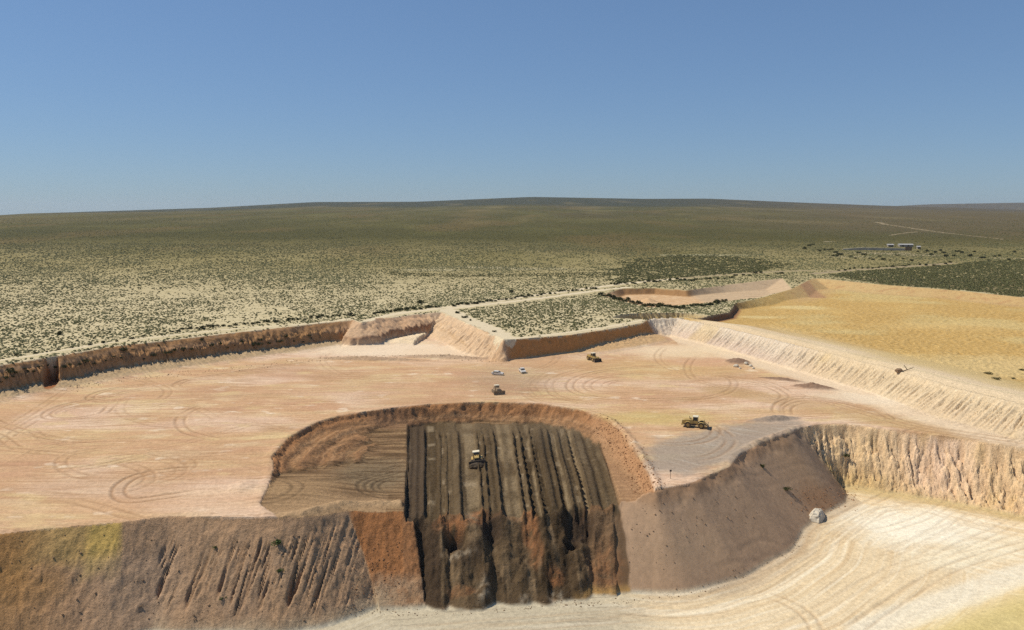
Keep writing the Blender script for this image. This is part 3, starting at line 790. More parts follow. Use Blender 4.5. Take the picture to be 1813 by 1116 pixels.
from concurrent.futures import ThreadPoolExecutor
Zg = np.empty((NR, NC), f32); C = np.zeros((NR, NC, 3), f32); reg = np.zeros((NR, NC), np.int8)
def run_block(k):
    a0, a1 = k, min(k + 40, NEAR)
    Zg[a0:a1], C[a0:a1], reg[a0:a1] = land_block(a0, a1)
with ThreadPoolExecutor(4) as ex:
    list(ex.map(run_block, range(0, NEAR, 40)))

# ---- the far land
XF, YF = Xg[NEAR - 1:], Yg[NEAR - 1:]
ZF = plain_height(XF, YF)
UPX = CX + UC * F
top_y = np.interp(UPX, [-800, -200, 0, 60, 200, 380, 560, 740, 940, 1140, 1250, 1400, 1560, 1640, 1813, 2300], [392, 388, 384, 378.5, 374, 368, 358, 357.5, 349, 352.5, 352, 358.5, 364.5, 366.5, 372, 380])
ker = np.hanning(25); ker /= ker.sum()
top_y = np.convolve(np.pad(top_y, 12, mode='edge'), ker, 'valid')
far_y = np.interp(UPX, [-800, 1400, 1560, 1640, 1700, 1813, 2300], [395, 380, 366, 362, 361, 359, 360])
hill = H + (HOR - top_y)[None, :] * 6000 / F + 0 * YF
ZF = ZF + np.maximum(hill - ZF, -60) * np.interp(YF, [1800, 2500, 3500, 5000, 5700, 6000], [0, .09, .21, .52, .84, 1.0])
ZF = ZF + (6 * fbm(XF * 0.0008, YF * 0.0008, 3, 75)) * sstep(3000, 4500, YF) * (1 - sstep(5000, 5900, YF))
ZF = ZF - 160 * sstep(6300, 7500, YF)
farz = H + (HOR - far_y)[None, :] * 11000 / F + 0 * YF
ZF = np.where(YF > 7500, lerp(ZF, farz, sstep(8500, 11000, YF)), ZF)
ZF = np.where(YF > 11300, ZF - 200 * sstep(11300, 12300, YF), ZF)
Zg[NEAR:] = ZF[1:]

CF = scrub_colour(XF, YF)
for (px, py, rx, ry, c_) in [(1560, 449, 46, 16, [.46, .39, .27]), (1620, 452, 34, 12, [.44, .37, .26]), (1745, 457, 22, 8, [.46, .39, .27]), (1800, 458, 20, 7, [.46, .39, .27]), (1500, 455, 30, 10, [.40, .35, .22]), (1465, 428, 10, 7, [.46, .40, .28]), (1250, 452, 60, 16, [.36, .34, .22]), (900, 475, 60, 14, [.42, .38, .25]), (780, 478, 30, 10, [.44, .40, .26])]:
    ex, ey = at_plain(px, py)
    blend(CF, sstep(1.2, .5, np.hypot((XF - ex) / rx, (YF - ey) / ry) + .8 * fbm(XF * .06, YF * .03, 3, 175)) * .75, c_)
fine_far = 1 + .10 * fbm(XF * .05, YF * .02, 2, 170)
C[NEAR:] = np.moveaxis(CF * fine_far, 0, -1)[1:]

mf = (track_id >= 0); mf[:NEAR] = False
C[mf] = np.array([.30, .25, .165], f32)
C = np.clip(C * np.array([1.04, .98, .87], f32), 0.008, 0.9)
reg[NEAR:][Yg[NEAR:] > 4300] = 1
for k in range(len(TRACKS)):
    reg[(track_id == k) & (reg == 0)] = 20 + k

def ground(x, y):
    r = np.interp(y, ROWS, np.arange(NR)); c = np.interp(np.asarray(x) / np.asarray(y), UC, np.arange(NC))
    r0 = np.clip(np.floor(r).astype(int), 0, NR - 2); c0 = np.clip(np.floor(c).astype(int), 0, NC - 2)
    fr, fc = r - r0, c - c0
    return (Zg[r0, c0] * (1 - fr) * (1 - fc) + Zg[r0 + 1, c0] * fr * (1 - fc) + Zg[r0, c0 + 1] * (1 - fr) * fc + Zg[r0 + 1, c0 + 1] * fr * fc)

def place(px, py, z=0.0):
    """the place on the built land that the photo shows at this point (first surface met)"""
    dx, dv = (px - CX) / F, (CY - py) / F
    d = np.array([dx, CP + dv * SP, -SP + dv * CP])
    t = np.linspace(105, 3000, 24000) if py < 470 else np.linspace(105, 700, 12000)
    q = d[None, :] * t[:, None]
    gz = ground(q[:, 0], q[:, 1])
    hit = np.argmax(q[:, 2] + H < gz)
    return float(q[hit, 0]), float(q[hit, 1]), float(gz[hit])

def soil_material(name, scale=1.2, strength=0.35, dist=0.25, var=0.16, clod_shade=0.2):
    m = bpy.data.materials.new(name)
    m.use_nodes = True
    nt = m.node_tree; N = nt.nodes; L = nt.links
    b = N['Principled BSDF']
    b.inputs['Roughness'].default_value = 0.95
    b.inputs['Specular IOR Level'].default_value = 0.08
    a = N.new('ShaderNodeAttribute'); a.attribute_name = 'soil'
    tc = N.new('ShaderNodeTexCoord')
    n = N.new('ShaderNodeTexNoise'); n.inputs['Scale'].default_value = scale; n.inputs['Detail'].default_value = 6; n.inputs['Roughness'].default_value = .74
    L.new(tc.outputs['Object'], n.inputs['Vector'])
    r = N.new('ShaderNodeMapRange'); r.inputs[1].default_value = .25; r.inputs[2].default_value = .75
    r.inputs[3].default_value = 1 - var; r.inputs[4].default_value = 1 + var
    L.new(n.outputs['Fac'], r.inputs[0])
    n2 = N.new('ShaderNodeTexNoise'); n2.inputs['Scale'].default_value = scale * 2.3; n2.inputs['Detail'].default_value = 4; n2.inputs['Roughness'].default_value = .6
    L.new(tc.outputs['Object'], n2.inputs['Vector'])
    r2 = N.new('ShaderNodeMapRange'); r2.inputs[1].default_value = .54; r2.inputs[2].default_value = .66; r2.inputs[3].default_value = 1.0; r2.inputs[4].default_value = 1 - clod_shade  # dark specks: shade in crevices between clods, painted into the soil colour
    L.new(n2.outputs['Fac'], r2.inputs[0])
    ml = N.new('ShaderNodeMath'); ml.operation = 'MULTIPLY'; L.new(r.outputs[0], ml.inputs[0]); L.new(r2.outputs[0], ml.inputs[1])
    mx = N.new('ShaderNodeVectorMath'); mx.operation = 'SCALE'
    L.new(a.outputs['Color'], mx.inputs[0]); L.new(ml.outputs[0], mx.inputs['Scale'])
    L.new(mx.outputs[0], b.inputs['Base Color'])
    bp = N.new('ShaderNodeBump'); bp.inputs['Strength'].default_value = strength; bp.inputs['Distance'].default_value = dist
    L.new(n.outputs['Fac'], bp.inputs['Height']); L.new(bp.outputs[0], b.inputs['Normal'])
    return m

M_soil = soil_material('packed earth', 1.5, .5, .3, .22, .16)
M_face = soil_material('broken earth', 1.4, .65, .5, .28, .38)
M_wall = soil_material('wall earth', 1.2, .35, .35, .22, .3)
M_smooth = soil_material('loose spoil', 1.4, .3, .2, .12, .12)
M_far = soil_material('scrub ground', .5, .6, .8, .22)
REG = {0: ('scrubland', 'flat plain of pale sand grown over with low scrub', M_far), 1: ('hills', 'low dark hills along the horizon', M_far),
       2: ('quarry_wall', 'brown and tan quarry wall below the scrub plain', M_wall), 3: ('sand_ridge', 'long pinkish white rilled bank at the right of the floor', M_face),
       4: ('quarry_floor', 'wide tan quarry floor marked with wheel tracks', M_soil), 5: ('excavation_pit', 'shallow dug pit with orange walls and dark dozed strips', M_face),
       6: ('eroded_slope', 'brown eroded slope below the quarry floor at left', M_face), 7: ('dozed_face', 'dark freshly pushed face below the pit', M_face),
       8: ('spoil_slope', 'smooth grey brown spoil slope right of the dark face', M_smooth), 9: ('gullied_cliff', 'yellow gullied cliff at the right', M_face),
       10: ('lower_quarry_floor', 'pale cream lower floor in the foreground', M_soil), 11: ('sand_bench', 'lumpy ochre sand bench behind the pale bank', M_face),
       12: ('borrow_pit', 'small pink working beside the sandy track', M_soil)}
for k, t in enumerate(TRACKS):
    REG[20 + k] = ('dirt_track', t[2], M_soil)

flat_co = np.stack([Xg, Yg, Zg], -1).reshape(-1, 3)
flat_c = np.concatenate([C.reshape(-1, 3), np.ones((NR * NC, 1), f32)], 1)
idx = np.arange(NR * NC).reshape(NR, NC)
quads = np.stack([idx[:-1, :-1], idx[:-1, 1:], idx[1:, 1:], idx[1:, :-1]], -1).reshape(-1, 4)
# grid normals, shared so that neighbouring pieces meet without a seam
qreg = reg[:-1, :-1].reshape(-1)
for rid, (nm, lab, mat) in REG.items():
    q = quads[qreg == rid]
    if len(q) == 0: continue
    used, inv = np.unique(q, return_inverse=True)
    inv = inv.reshape(-1, 4)
    me = bpy.data.meshes.new(nm)
    me.vertices.add(len(used)); me.vertices.foreach_set('co', flat_co[used].ravel())
    me.loops.add(inv.size); me.loops.foreach_set('vertex_index', inv.ravel().astype(np.int32))
    me.polygons.add(len(inv)); me.polygons.foreach_set('loop_start', np.arange(0, inv.size, 4, dtype=np.int32))
    me.update(calc_edges=True)
    me.polygons.foreach_set('use_smooth', np.ones(len(inv), bool))
    ca = me.color_attributes.new('soil', 'FLOAT_COLOR', 'POINT')
    ca.data.foreach_set('color', flat_c[used].ravel())
    me.materials.append(mat)
    o = bpy.data.objects.new(nm, me); COL.objects.link(o)
    o['kind'] = 'structure'; o['label'] = lab
#--PART2--
# ------------------------------------------------------------------ materials for things
def plain_material(name, col, rough=0.7, spec=0.3, metal=0.0, var=0.12, scale=3.0, dust=0.0):
    m = bpy.data.materials.new(name); m.use_nodes = True
    nt = m.node_tree; N = nt.nodes; L = nt.links
    b = N['Principled BSDF']
    b.inputs['Roughness'].default_value = rough; b.inputs['Specular IOR Level'].default_value = spec; b.inputs['Metallic'].default_value = metal
    tc = N.new('ShaderNodeTexCoord'); n = N.new('ShaderNodeTexNoise'); n.inputs['Scale'].default_value = scale; n.inputs['Detail'].default_value = 5
    L.new(tc.outputs['Object'], n.inputs['Vector'])
    r = N.new('ShaderNodeValToRGB'); e = r.color_ramp.elements
    e[0].position = .3; e[1].position = .72
    e[0].color = tuple(c * (1 - var) for c in col) + (1,)
    d = (.42, .30, .19)
    e[1].color = tuple((c * (1 + var)) * (1 - dust) + d[i] * dust for i, c in enumerate(col)) + (1,)
    L.new(n.outputs['Fac'], r.inputs[0]); L.new(r.outputs[0], b.inputs['Base Color'])
    return m

def leaf_material(name, c0, c1, instancer=False):
    m = bpy.data.materials.new(name); m.use_nodes = True
    nt = m.node_tree; N = nt.nodes; L = nt.links
    b = N['Principled BSDF']; b.inputs['Roughness'].default_value = .8; b.inputs['Specular IOR Level'].default_value = .15
    r = N.new('ShaderNodeValToRGB'); e = r.color_ramp.elements
    e[0].color = tuple(c0) + (1,); e[1].color = tuple(c1) + (1,)
    if instancer:
        a = N.new('ShaderNodeAttribute'); a.attribute_type = 'INSTANCER'; a.attribute_name = 'tint'
        L.new(a.outputs['Fac'], r.inputs[0])
    else:
        oi = N.new('ShaderNodeObjectInfo'); g = N.new('ShaderNodeNewGeometry')
        ad = N.new('ShaderNodeMath'); ad.operation = 'MULTIPLY_ADD'; ad.inputs[1].default_value = .5
        hf = N.new('ShaderNodeMath'); hf.operation = 'MULTIPLY'; hf.inputs[1].default_value = .5
        L.new(g.outputs['Random Per Island'], hf.inputs[0]); L.new(oi.outputs['Random'], ad.inputs[0]); L.new(hf.outputs[0], ad.inputs[2])
        L.new(ad.outputs[0], r.inputs[0])
    L.new(r.outputs[0], b.inputs['Base Color'])
    return m

MAT = {
    'yellow': plain_material('machine yellow paint', (.46, .31, .07), .6, .3, dust=.6),
    'dusty': plain_material('dust covered machine paint', (.30, .215, .13), .8, .15, dust=.6),
    'dusty_dark': plain_material('dust covered steel', (.15, .11, .075), .9, .1, dust=.3),
    'steel': plain_material('worn dark steel', (.075, .06, .048), .7, .3, .3, dust=.12),
    'blade': plain_material('soil caked blade steel', (.11, .085, .062), .8, .2, dust=.2),
    'rubber': plain_material('dusty tyre rubber', (.035, .032, .03), .9, .2, dust=.25),
    'glass': plain_material('dark cab glass', (.02, .024, .026), .15, .5, var=.05),
    'white': plain_material('white vehicle paint', (.74, .72, .68), .35, .5, var=.06, dust=.12),
    'cream': plain_material('sun bleached cream roof', (.72, .64, .46), .6, .3),
    'chrome': plain_material('lamp glass', (.7, .7, .66), .2, .5),
    'wood': plain_material('weathered wood', (.20, .15, .11), .9, .1),
    'bark': plain_material('dry stem bark', (.12, .085, .055), .9, .1),
    'rock': plain_material('brown earth clod', (.25, .165, .10), .95, .1, var=.3, scale=1.5),
    'redrock': plain_material('orange earth clod', (.30, .16, .08), .95, .1, var=.3, scale=1.5),
    'pale': plain_material('chalky white rock', (.56, .50, .39), .95, .1, var=.16, scale=.9),
    'roof': plain_material('pale roof sheet', (.40, .385, .36), .6, .3),
    'wall': plain_material('shed wall', (.34, .30, .25), .9, .1),
    'concrete': plain_material('grey stone wall', (.46, .40, .31), .95, .1, var=.25, scale=.3),
    'sign': plain_material('marker board paint', (.10, .08, .07), .7, .2),
    'heap': plain_material('pushed dark soil', (.10, .075, .05), .97, .05, var=.35, scale=2.0),
}
M_scrub = leaf_material('scrub leaves', (.070, .070, .020), (.28, .27, .13), True)
M_shrub = leaf_material('shrub leaves', (.030, .036, .012), (.085, .085, .030))
M_green = leaf_material('fresh green leaves', (.05, .075, .018), (.12, .15, .045))
M_dry = leaf_material('dry olive leaves', (.10, .085, .035), (.20, .165, .07))

def thing(name, label, cat, loc, rz=0.0, group=None):
    o = bpy.data.objects.new(name, None); COL.objects.link(o)
    o.location = loc; o.rotation_euler = (0, 0, rz); o.empty_display_size = .3
    o['label'] = label; o['category'] = cat
    if group: o['group'] = group
    return o

class MB:
    def __init__(self): self.v = []; self.f = []
    def add(self, verts, faces):
        k = len(self.v); self.v += [tuple(q) for q in verts]; self.f += [tuple(i + k for i in f) for f in faces]; return self
    def box(self, x0, x1, y0, y1, z0, z1, tx=0.0, ty=0.0):
        v = [(x0, y0, z0), (x1, y0, z0), (x1, y1, z0), (x0, y1, z0), (x0 + tx, y0 + ty, z1), (x1 - tx, y0 + ty, z1), (x1 - tx, y1 - ty, z1), (x0 + tx, y1 - ty, z1)]
        return self.add(v, [(3, 2, 1, 0), (4, 5, 6, 7), (0, 1, 5, 4), (1, 2, 6, 5), (2, 3, 7, 6), (3, 0, 4, 7)])
    def prism(self, prof, y0, y1):
        """outline in x-z, drawn out along y"""
        n = len(prof)
        v = [(x, y0, z) for x, z in prof] + [(x, y1, z) for x, z in prof]
        return self.add(v, [tuple(range(n - 1, -1, -1)), tuple(range(n, 2 * n))] + [(i, (i + 1) % n, n + (i + 1) % n, n + i) for i in range(n)])
    def bar(self, a, b, w, h=None):
        a, b = Vector(a), Vector(b); d = (b - a).normalized(); h = h or w
        s = d.cross(Vector((0, 0, 1)));  s = s.normalized() if s.length > 1e-4 else Vector((1, 0, 0)); u = s.cross(d)
        v = [p + s * (i * w / 2) + u * (j * h / 2) for p in (a, b) for i, j in ((-1, -1), (1, -1), (1, 1), (-1, 1))]
        return self.add(v, [(3, 2, 1, 0), (4, 5, 6, 7), (0, 1, 5, 4), (1, 2, 6, 5), (2, 3, 7, 6), (3, 0, 4, 7)])
    def rod(self, a, b, r0, r1=None, n=8):
        a, b = Vector(a), Vector(b); d = (b - a).normalized(); r1 = r0 if r1 is None else r1
        s = d.orthogonal().normalized(); u = d.cross(s)
        v = [a + (s * math.cos(t) + u * math.sin(t)) * r0 for t in [2 * math.pi * i / n for i in range(n)]] + [b + (s * math.cos(t) + u * math.sin(t)) * r1 for t in [2 * math.pi * i / n for i in range(n)]]
        return self.add(v, [tuple(range(n - 1, -1, -1)), tuple(range(n, 2 * n))] + [(i, (i + 1) % n, n + (i + 1) % n, n + i) for i in range(n)])
    def build(self, name, mat, parent=None, label=None):
        me = bpy.data.meshes.new(name); me.from_pydata(self.v, [], self.f); me.update()
        bm = bmesh.new(); bm.from_mesh(me); bmesh.ops.recalc_face_normals(bm, faces=bm.faces); bm.to_mesh(me); bm.free()
        me.materials.append(mat)
        o = bpy.data.objects.new(name, me); COL.objects.link(o)
        if parent: o.parent = parent
        if label: o['label'] = label
        return o

def seat(o, x, y, rz, fx=2.2, fy=1.2, size=.92):
    """stand a machine on the land, tilted with it"""
    c, s = math.cos(rz), math.sin(rz)
    def g(a, b):
        return float(ground(x + a * c - b * s, y + a * s + b * c))
    pf_, pb_, pl_, pr_ = g(fx, 0), g(-fx, 0), g(0, fy), g(0, -fy)
    o.location = (x, y, max((pf_ + pb_) / 2, (pl_ + pr_) / 2))
    o.rotation_mode = 'QUATERNION'
    o.scale = (size, size, size)
    fwd = Vector((c, s, (pf_ - pb_) / (2 * fx))).normalized(); left = Vector((-s, c, (pl_ - pr_) / (2 * fy))).normalized()
    up = fwd.cross(left).normalized(); left = up.cross(fwd)
    o.rotation_quaternion = Matrix((fwd, left, up)).transposed().to_quaternion()

# ------------------------------------------------------------------ machines
def track_profile(x0, x1, h):
    r = h / 2; p = []
    for k in range(9): a = -math.pi / 2 + math.pi * k / 8; p.append((x1 - r + r * math.cos(a), r + r * math.sin(a)))
    for k in range(9): a = math.pi / 2 + math.pi * k / 8; p.append((x0 + r + r * math.cos(a), r + r * math.sin(a)))
    return p

def crawler_dozer(label, x, y, rz, paint, load, group=None):
    t = thing('bulldozer', label, 'bulldozer', (x, y, 0), rz, group)
    P_ = MAT[paint]
    MB().box(-2.3, 2.0, -.9, .9, .55, 1.15).build('chassis', MAT['steel'], t)
    for s in (-1, 1):
        ya, yb = (.92, 1.55) if s > 0 else (-1.55, -.92)
        tr = MB().prism(track_profile(-2.5, 2.1, 1.15), ya, yb).build('track', MAT['steel'], t)
        yo = s * 1.56
        MB().box(-1.7, 1.3, min(yo, yo + s * .07), max(yo, yo + s * .07), .38, .78).build('track_frame', P_, tr)
        MB().rod((-1.92, yo, .58), (-1.92, yo + s * .08, .58), .42, n=12).build('sprocket', P_, tr)
        pads = MB()
        for k in range(15): pads.box(-2.2 + k * .29, -2.08 + k * .29, ya - .02, yb + .02, 1.15, 1.21)
        pads.build('track_pads', MAT['steel'], tr)['kind'] = 'stuff'
        MB().box(-1.9, 1.0, min(s * .95, s * 1.5), max(s * .95, s * 1.5), 1.24, 1.34).build('fender', P_, t)
        MB().bar((.3, s * 1.72, .55), (2.75, s * 1.72, .45), .18, .32).build('push_arm', MAT['steel'], t)
        MB().rod((1.9, s * .62, 1.75), (2.85, s * .75, .8), .09).build('lift_cylinder', MAT['steel'], t)
    hd = MB().prism([(.35, 1.15), (2.25, 1.15), (2.25, 1.95), (2.05, 2.15), (.35, 2.3)], -.6, .6).build('engine_hood', P_, t)
    MB().box(2.26, 2.31, -.5, .5, 1.2, 1.9).build('grille', MAT['steel'], hd)
    MB().rod((1.3, .25, 2.15), (1.3, .25, 3.05), .08).build('exhaust', MAT['steel'], t)
    MB().rod((1.0, -.3, 2.2), (1.0, -.3, 2.7), .12).build('air_cleaner', MAT['steel'], t)
    MB().prism([(-2.45, 1.15), (-1.3, 1.15), (-1.3, 2.05), (-2.25, 1.95)], -.85, .85).build('fuel_tank', P_, t)
    cab = MB().box(-1.28, .3, -.85, .85, 1.15, 1.95).build('cab', P_, t)
    MB().box(-1.2, .25, -.8, .8, 1.96, 2.9, .14, .12).build('windows', MAT['glass'], cab)
    for px_ in (-1.22, .24):
        for s in (-1, 1): MB().bar((px_, s * .82, 1.95), (px_ * .86, s * .7, 2.93), .11).build('roll_post', P_, cab)
    MB().box(-1.35, .38, -.95, .95, 2.93, 3.1, .05, .05).build('roof', MAT['cream'], cab)
    bl = [(2.95, .05), (3.12, .05), (2.98, .35), (2.93, .75), (3.0, 1.15), (3.14, 1.5), (2.98, 1.5), (2.84, 1.15), (2.77, .75), (2.8, .35)]
    b = MB().prism(bl, -1.75, 1.75)
    for s in (-1, 1):
        n = len(bl); k0 = [(x_, s * 1.75, z_) for x_, z_ in bl]; k1 = [(x_ + .38, s * 2.25, z_ * .95 + .02) for x_, z_ in bl]
        b.add(k0 + k1, [tuple(range(n)), tuple(range(n, 2 * n))] + [(i, (i + 1) % n, n + (i + 1) % n, n + i) for i in range(n)])
    b.build('blade', MAT['blade'], t)
    r = MB().box(-3.0, -2.75, -.85, .85, .9, 1.2).bar((-2.4, .55, .9), (-2.85, .55, 1.05), .2).bar((-2.4, -.55, .9), (-2.85, -.55, 1.05), .2).build('ripper', MAT['steel'], t)
    for s in (-.6, .6): MB().bar((-2.95, s, 1.6), (-3.1, s, .35), .14, .22).build('ripper_shank', MAT['steel'], r)
    seat(t, x, y, rz)
    return t

def wheel(parent, x, y, r, w, hub):
    s = 1 if y > 0 else -1
    n = 18; m = MB(); prof = [(r * .62, -w / 2), (r * .9, -w / 2), (r, -w * .36), (r, w * .36), (r * .9, w / 2), (r * .62, w / 2)]
    v = []; f = []
    for i in range(n):
        a = 2 * math.pi * i / n
        for q, d in prof: v.append((x + q * math.cos(a), y + d, r + q * math.sin(a)))
    k = len(prof)
    for i in range(n):
        for j in range(k): f.append((i * k + j, i * k + (j + 1) % k, ((i + 1) % n) * k + (j + 1) % k, ((i + 1) % n) * k + j))
    o = m.add(v, f).build('wheel', MAT['rubber'], parent)
    MB().rod((x, y - w * .34, r), (x, y + w * .34, r), r * .63, n=14).build('rim', hub, o)
    return o

def wheel_machine(name, cat, label, x, y, rz, tool):
    t = thing(name, label, cat, (x, y, 0), rz)
    Y_ = MAT['yellow']
    MB().box(-3.3, .3, -.75, .75, .7, 1.2).build('rear_frame', MAT['steel'], t)
    MB().box(.3, 2.6, -.65, .65, .7, 1.55).build('front_frame', Y_, t)
    hd = MB().prism([(-3.75, 1.0), (-.75, 1.2), (-.75, 2.35), (-2.9, 2.25), (-3.7, 2.0)], -.9, .9).build('engine_hood', Y_, t)
    gr = MB()
    for k in range(5): gr.box(-3.80, -3.74, -.7, .7, 1.12 + k * .17, 1.2 + k * .17)
    gr.build('grille_bars', MAT['steel'], hd)['kind'] = 'stuff'
    MB().box(-4.0, -3.4, -1.15, 1.15, .75, 1.05).build('counterweight', Y_, t)
    MB().rod((-1.7, .35, 2.3), (-1.7, .35, 3.15), .08).build('exhaust', MAT['steel'], t)
    MB().rod((-1.3, -.35, 2.3), (-1.3, -.35, 2.85), .13).build('air_cleaner', MAT['steel'], t)
    cab = MB().box(-.75, .75, -.78, .78, 1.25, 2.1).build('cab', Y_, t)
    MB().box(-.72, .72, -.75, .75, 2.11, 3.15, .1, .08).build('windows', MAT['glass'], cab)
    for a in (-.7, .7):
        for s in (-1, 1): MB().bar((a, s * .76, 2.1), (a * .88, s * .68, 3.18), .1).build('roll_post', Y_, cab)
    MB().box(-.82, .85, -.85, .85, 3.18, 3.36, .06, .06).build('roof', MAT['cream'], cab)
    for xw in (-2.05, 1.75):
        for s in (-1, 1):
            wheel(t, xw, s * 1.2, .86, .68, Y_)
            fe = []
            for k in range(6): a = math.radians(30 + 24 * k); fe.append((xw + 1.02 * math.cos(a), .86 + 1.02 * math.sin(a)))
            fe += [(xw + .95 * math.cos(math.radians(30 + 24 * k)), .86 + .95 * math.sin(math.radians(30 + 24 * k))) for k in range(5, -1, -1)]
            MB().prism(fe, s * 1.2 - .36, s * 1.2 + .36).build('fender', Y_, t)
    MB().bar((-.2, .95, 1.0), (-.2, .95, 1.9), .08).bar((.1, .95, 1.0), (.1, .95, 1.9), .08).bar((-.2, .95, 1.2), (.1, .95, 1.2), .06).bar((-.2, .95, 1.55), (.1, .95, 1.55), .06).build('ladder', MAT['steel'], t)
    if tool == 'bucket':
        for s in (-1, 1):
            MB().bar((1.3, s * .6, 2.0), (2.6, s * .6, 1.6), .16, .34).bar((2.55, s * .6, 1.65), (3.25, s * .6, .6), .16, .3).build('lift_arm', Y_, t)
        MB().rod((1.6, 0, 1.7), (3.1, 0, 1.4), .1).build('tilt_cylinder', MAT['steel'], t)
        pr = [(3.15, .1), (4.35, .06), (4.35, .14), (3.35, .2), (3.2, .55), (3.3, 1.05), (3.75, 1.42), (3.7, 1.5), (3.18, 1.15), (3.05, .55)]
        b = MB().prism(pr, -1.6, 1.6)
        side = [(3.15, .1), (4.3, .06), (3.75, 1.45), (3.18, 1.15), (3.05, .55)]
        b.prism(side, -1.66, -1.58).prism(side, 1.58, 1.66)
        bk = b.build('bucket', MAT['blade'], t)
        for k in range(7): MB().box(4.3, 4.58, -1.5 + k * .5 - .07, -1.5 + k * .5 + .07, .05, .13).build('tooth', MAT['steel'], bk)
    else:
        for s in (-1, 1):
            MB().bar((1.2, s * .98, .75), (3.35, s * .98, .55), .2, .34).build('push_arm', Y_, t)
            MB().rod((2.3, s * .45, 1.75), (3.4, s * .55, .95), .1).build('lift_cylinder', MAT['steel'], t)
            MB().bar((2.5, s * .5, 1.0), (2.5, s * .5, 2.3), .12).build('lift_post', Y_, t)
        bl = [(3.55, .06), (3.75, .06), (3.6, .35), (3.55, .7), (3.66, 1.25), (3.5, 1.25), (3.38, .7), (3.42, .35)]
        MB().prism(bl, -2.1, 2.1).build('blade', MAT['blade'], t)
    seat(t, x, y, rz)
    return t

def white_car(name, cat, label, x, y, rz, tray):
    t = thing(name, label, cat, (x, y, 0), rz)
    if tray:
        low = [(-2.55, .42), (2.45, .42), (2.55, .6), (2.5, .95), (1.2, 1.1), (-2.55, 1.12)]
        cabp = [(-.75, 1.1), (1.25, 1.1), (.55, 1.72), (-.6, 1.74)]; x_roof = (-.66, .5); zr = 1.73
    else:
        low = [(-2.2, .4), (2.2, .4), (2.3, .6), (2.2, .85), (1.1, 1.0), (-1.9, 1.02), (-2.25, .95)]
        cabp = [(-1.85, 1.0), (1.15, 1.0), (.4, 1.5), (-1.3, 1.52)]; x_roof = (-1.3, .38); zr = 1.51
    b = MB().prism(low, -.88, .88).build('body', MAT['white'], t)
    c = MB().prism(cabp, -.78, .78).build('windows', MAT['glass'], t)
    MB().box(x_roof[0] - .08, x_roof[1] + .1, -.76, .76, zr - .03, zr + .07, .06, .08).build('roof', MAT['white'], c)
    for s in (-1, 1):
        for q in ((0, 3), (1, 2)): MB().bar((cabp[q[0]][0], s * .79, cabp[q[0]][1]), (cabp[q[1]][0], s * .74, cabp[q[1]][1]), .09).build('pillar', MAT['white'], c)
        mx = (x_roof[0] + x_roof[1]) / 2; MB().bar((mx, s * .79, 1.05), (mx, s * .75, zr), .09).build('pillar', MAT['white'], c)
    if tray: MB().box(-2.5, -.85, -.72, .72, 1.121, 1.16).build('load_bed', MAT['rubber'], b)
    for xw in (-1.5, 1.45):
        for s in (-1, 1): wheel(t, xw, s * .8, .36, .25, MAT['chrome'])
    MB().box(2.5 if tray else 2.24, 2.62 if tray else 2.36, -.85, .85, .38, .6).build('bumper', MAT['rubber'], t)
    xf = 2.5 if tray else 2.22
    for s in (-1, 1): MB().box(xf - .05, xf + .06, s * .66 - .17, s * .66 + .17, .68, .84).build('headlight', MAT['chrome'], t)
    MB().box(xf - .02, xf + .05, -.42, .42, .66, .84).build('grille', MAT['steel'], t)
    seat(t, x, y, rz, 1.5, .8)
    return t

def facing(px, py, qx, qy, z):
    a, b = at(px, py, z), at(qx, qy, z)
    return math.atan2(b[1] - a[1], b[0] - a[0])

x, y, z = place(845, 822)
PD = (x, y)
crawler_dozer('yellow tracked bulldozer pushing dark soil down the strips inside the pit', x, y + .5, math.radians(-86), 'yellow', True)
x, y, z = place(880, 698)
dd = crawler_dozer('dust covered brown bulldozer on the tan floor behind the pit', x, y + 1.5, math.radians(-72), 'dusty', False)
for q in [c for c in dd.children] + [g for c in dd.children for g in c.children]:
    if q.name.startswith(('window', 'track', 'blade', 'grille', 'ripper', 'lift', 'push', 'chassis', 'exhaust', 'air')): q.data.materials[0] = MAT['dusty_dark']
dd.scale = (.82, .82, .82)
x, y, z = place(1231, 757)
wheel_machine('wheel_dozer', 'wheel dozer', 'yellow wheel dozer with dark blade on the grey soil right of the pit', x, y, math.radians(-18), 'blade')
x, y, z = place(1051, 640)
wheel_machine('wheel_loader', 'wheel loader', 'yellow wheel loader with dark bucket below the shaded quarry wall', x, y + 1.5, math.radians(-66), 'bucket')
x, y, z = place(881, 664)
white_car('sedan_car', 'car', 'white car seen from its side, standing left of the white pickup', x, y, math.radians(-16), False)
x, y, z = place(925, 661)
white_car('pickup_truck', 'pickup truck', 'white pickup facing the camera behind the dusty bulldozer', x, y + 1.2, math.radians(-78), True)

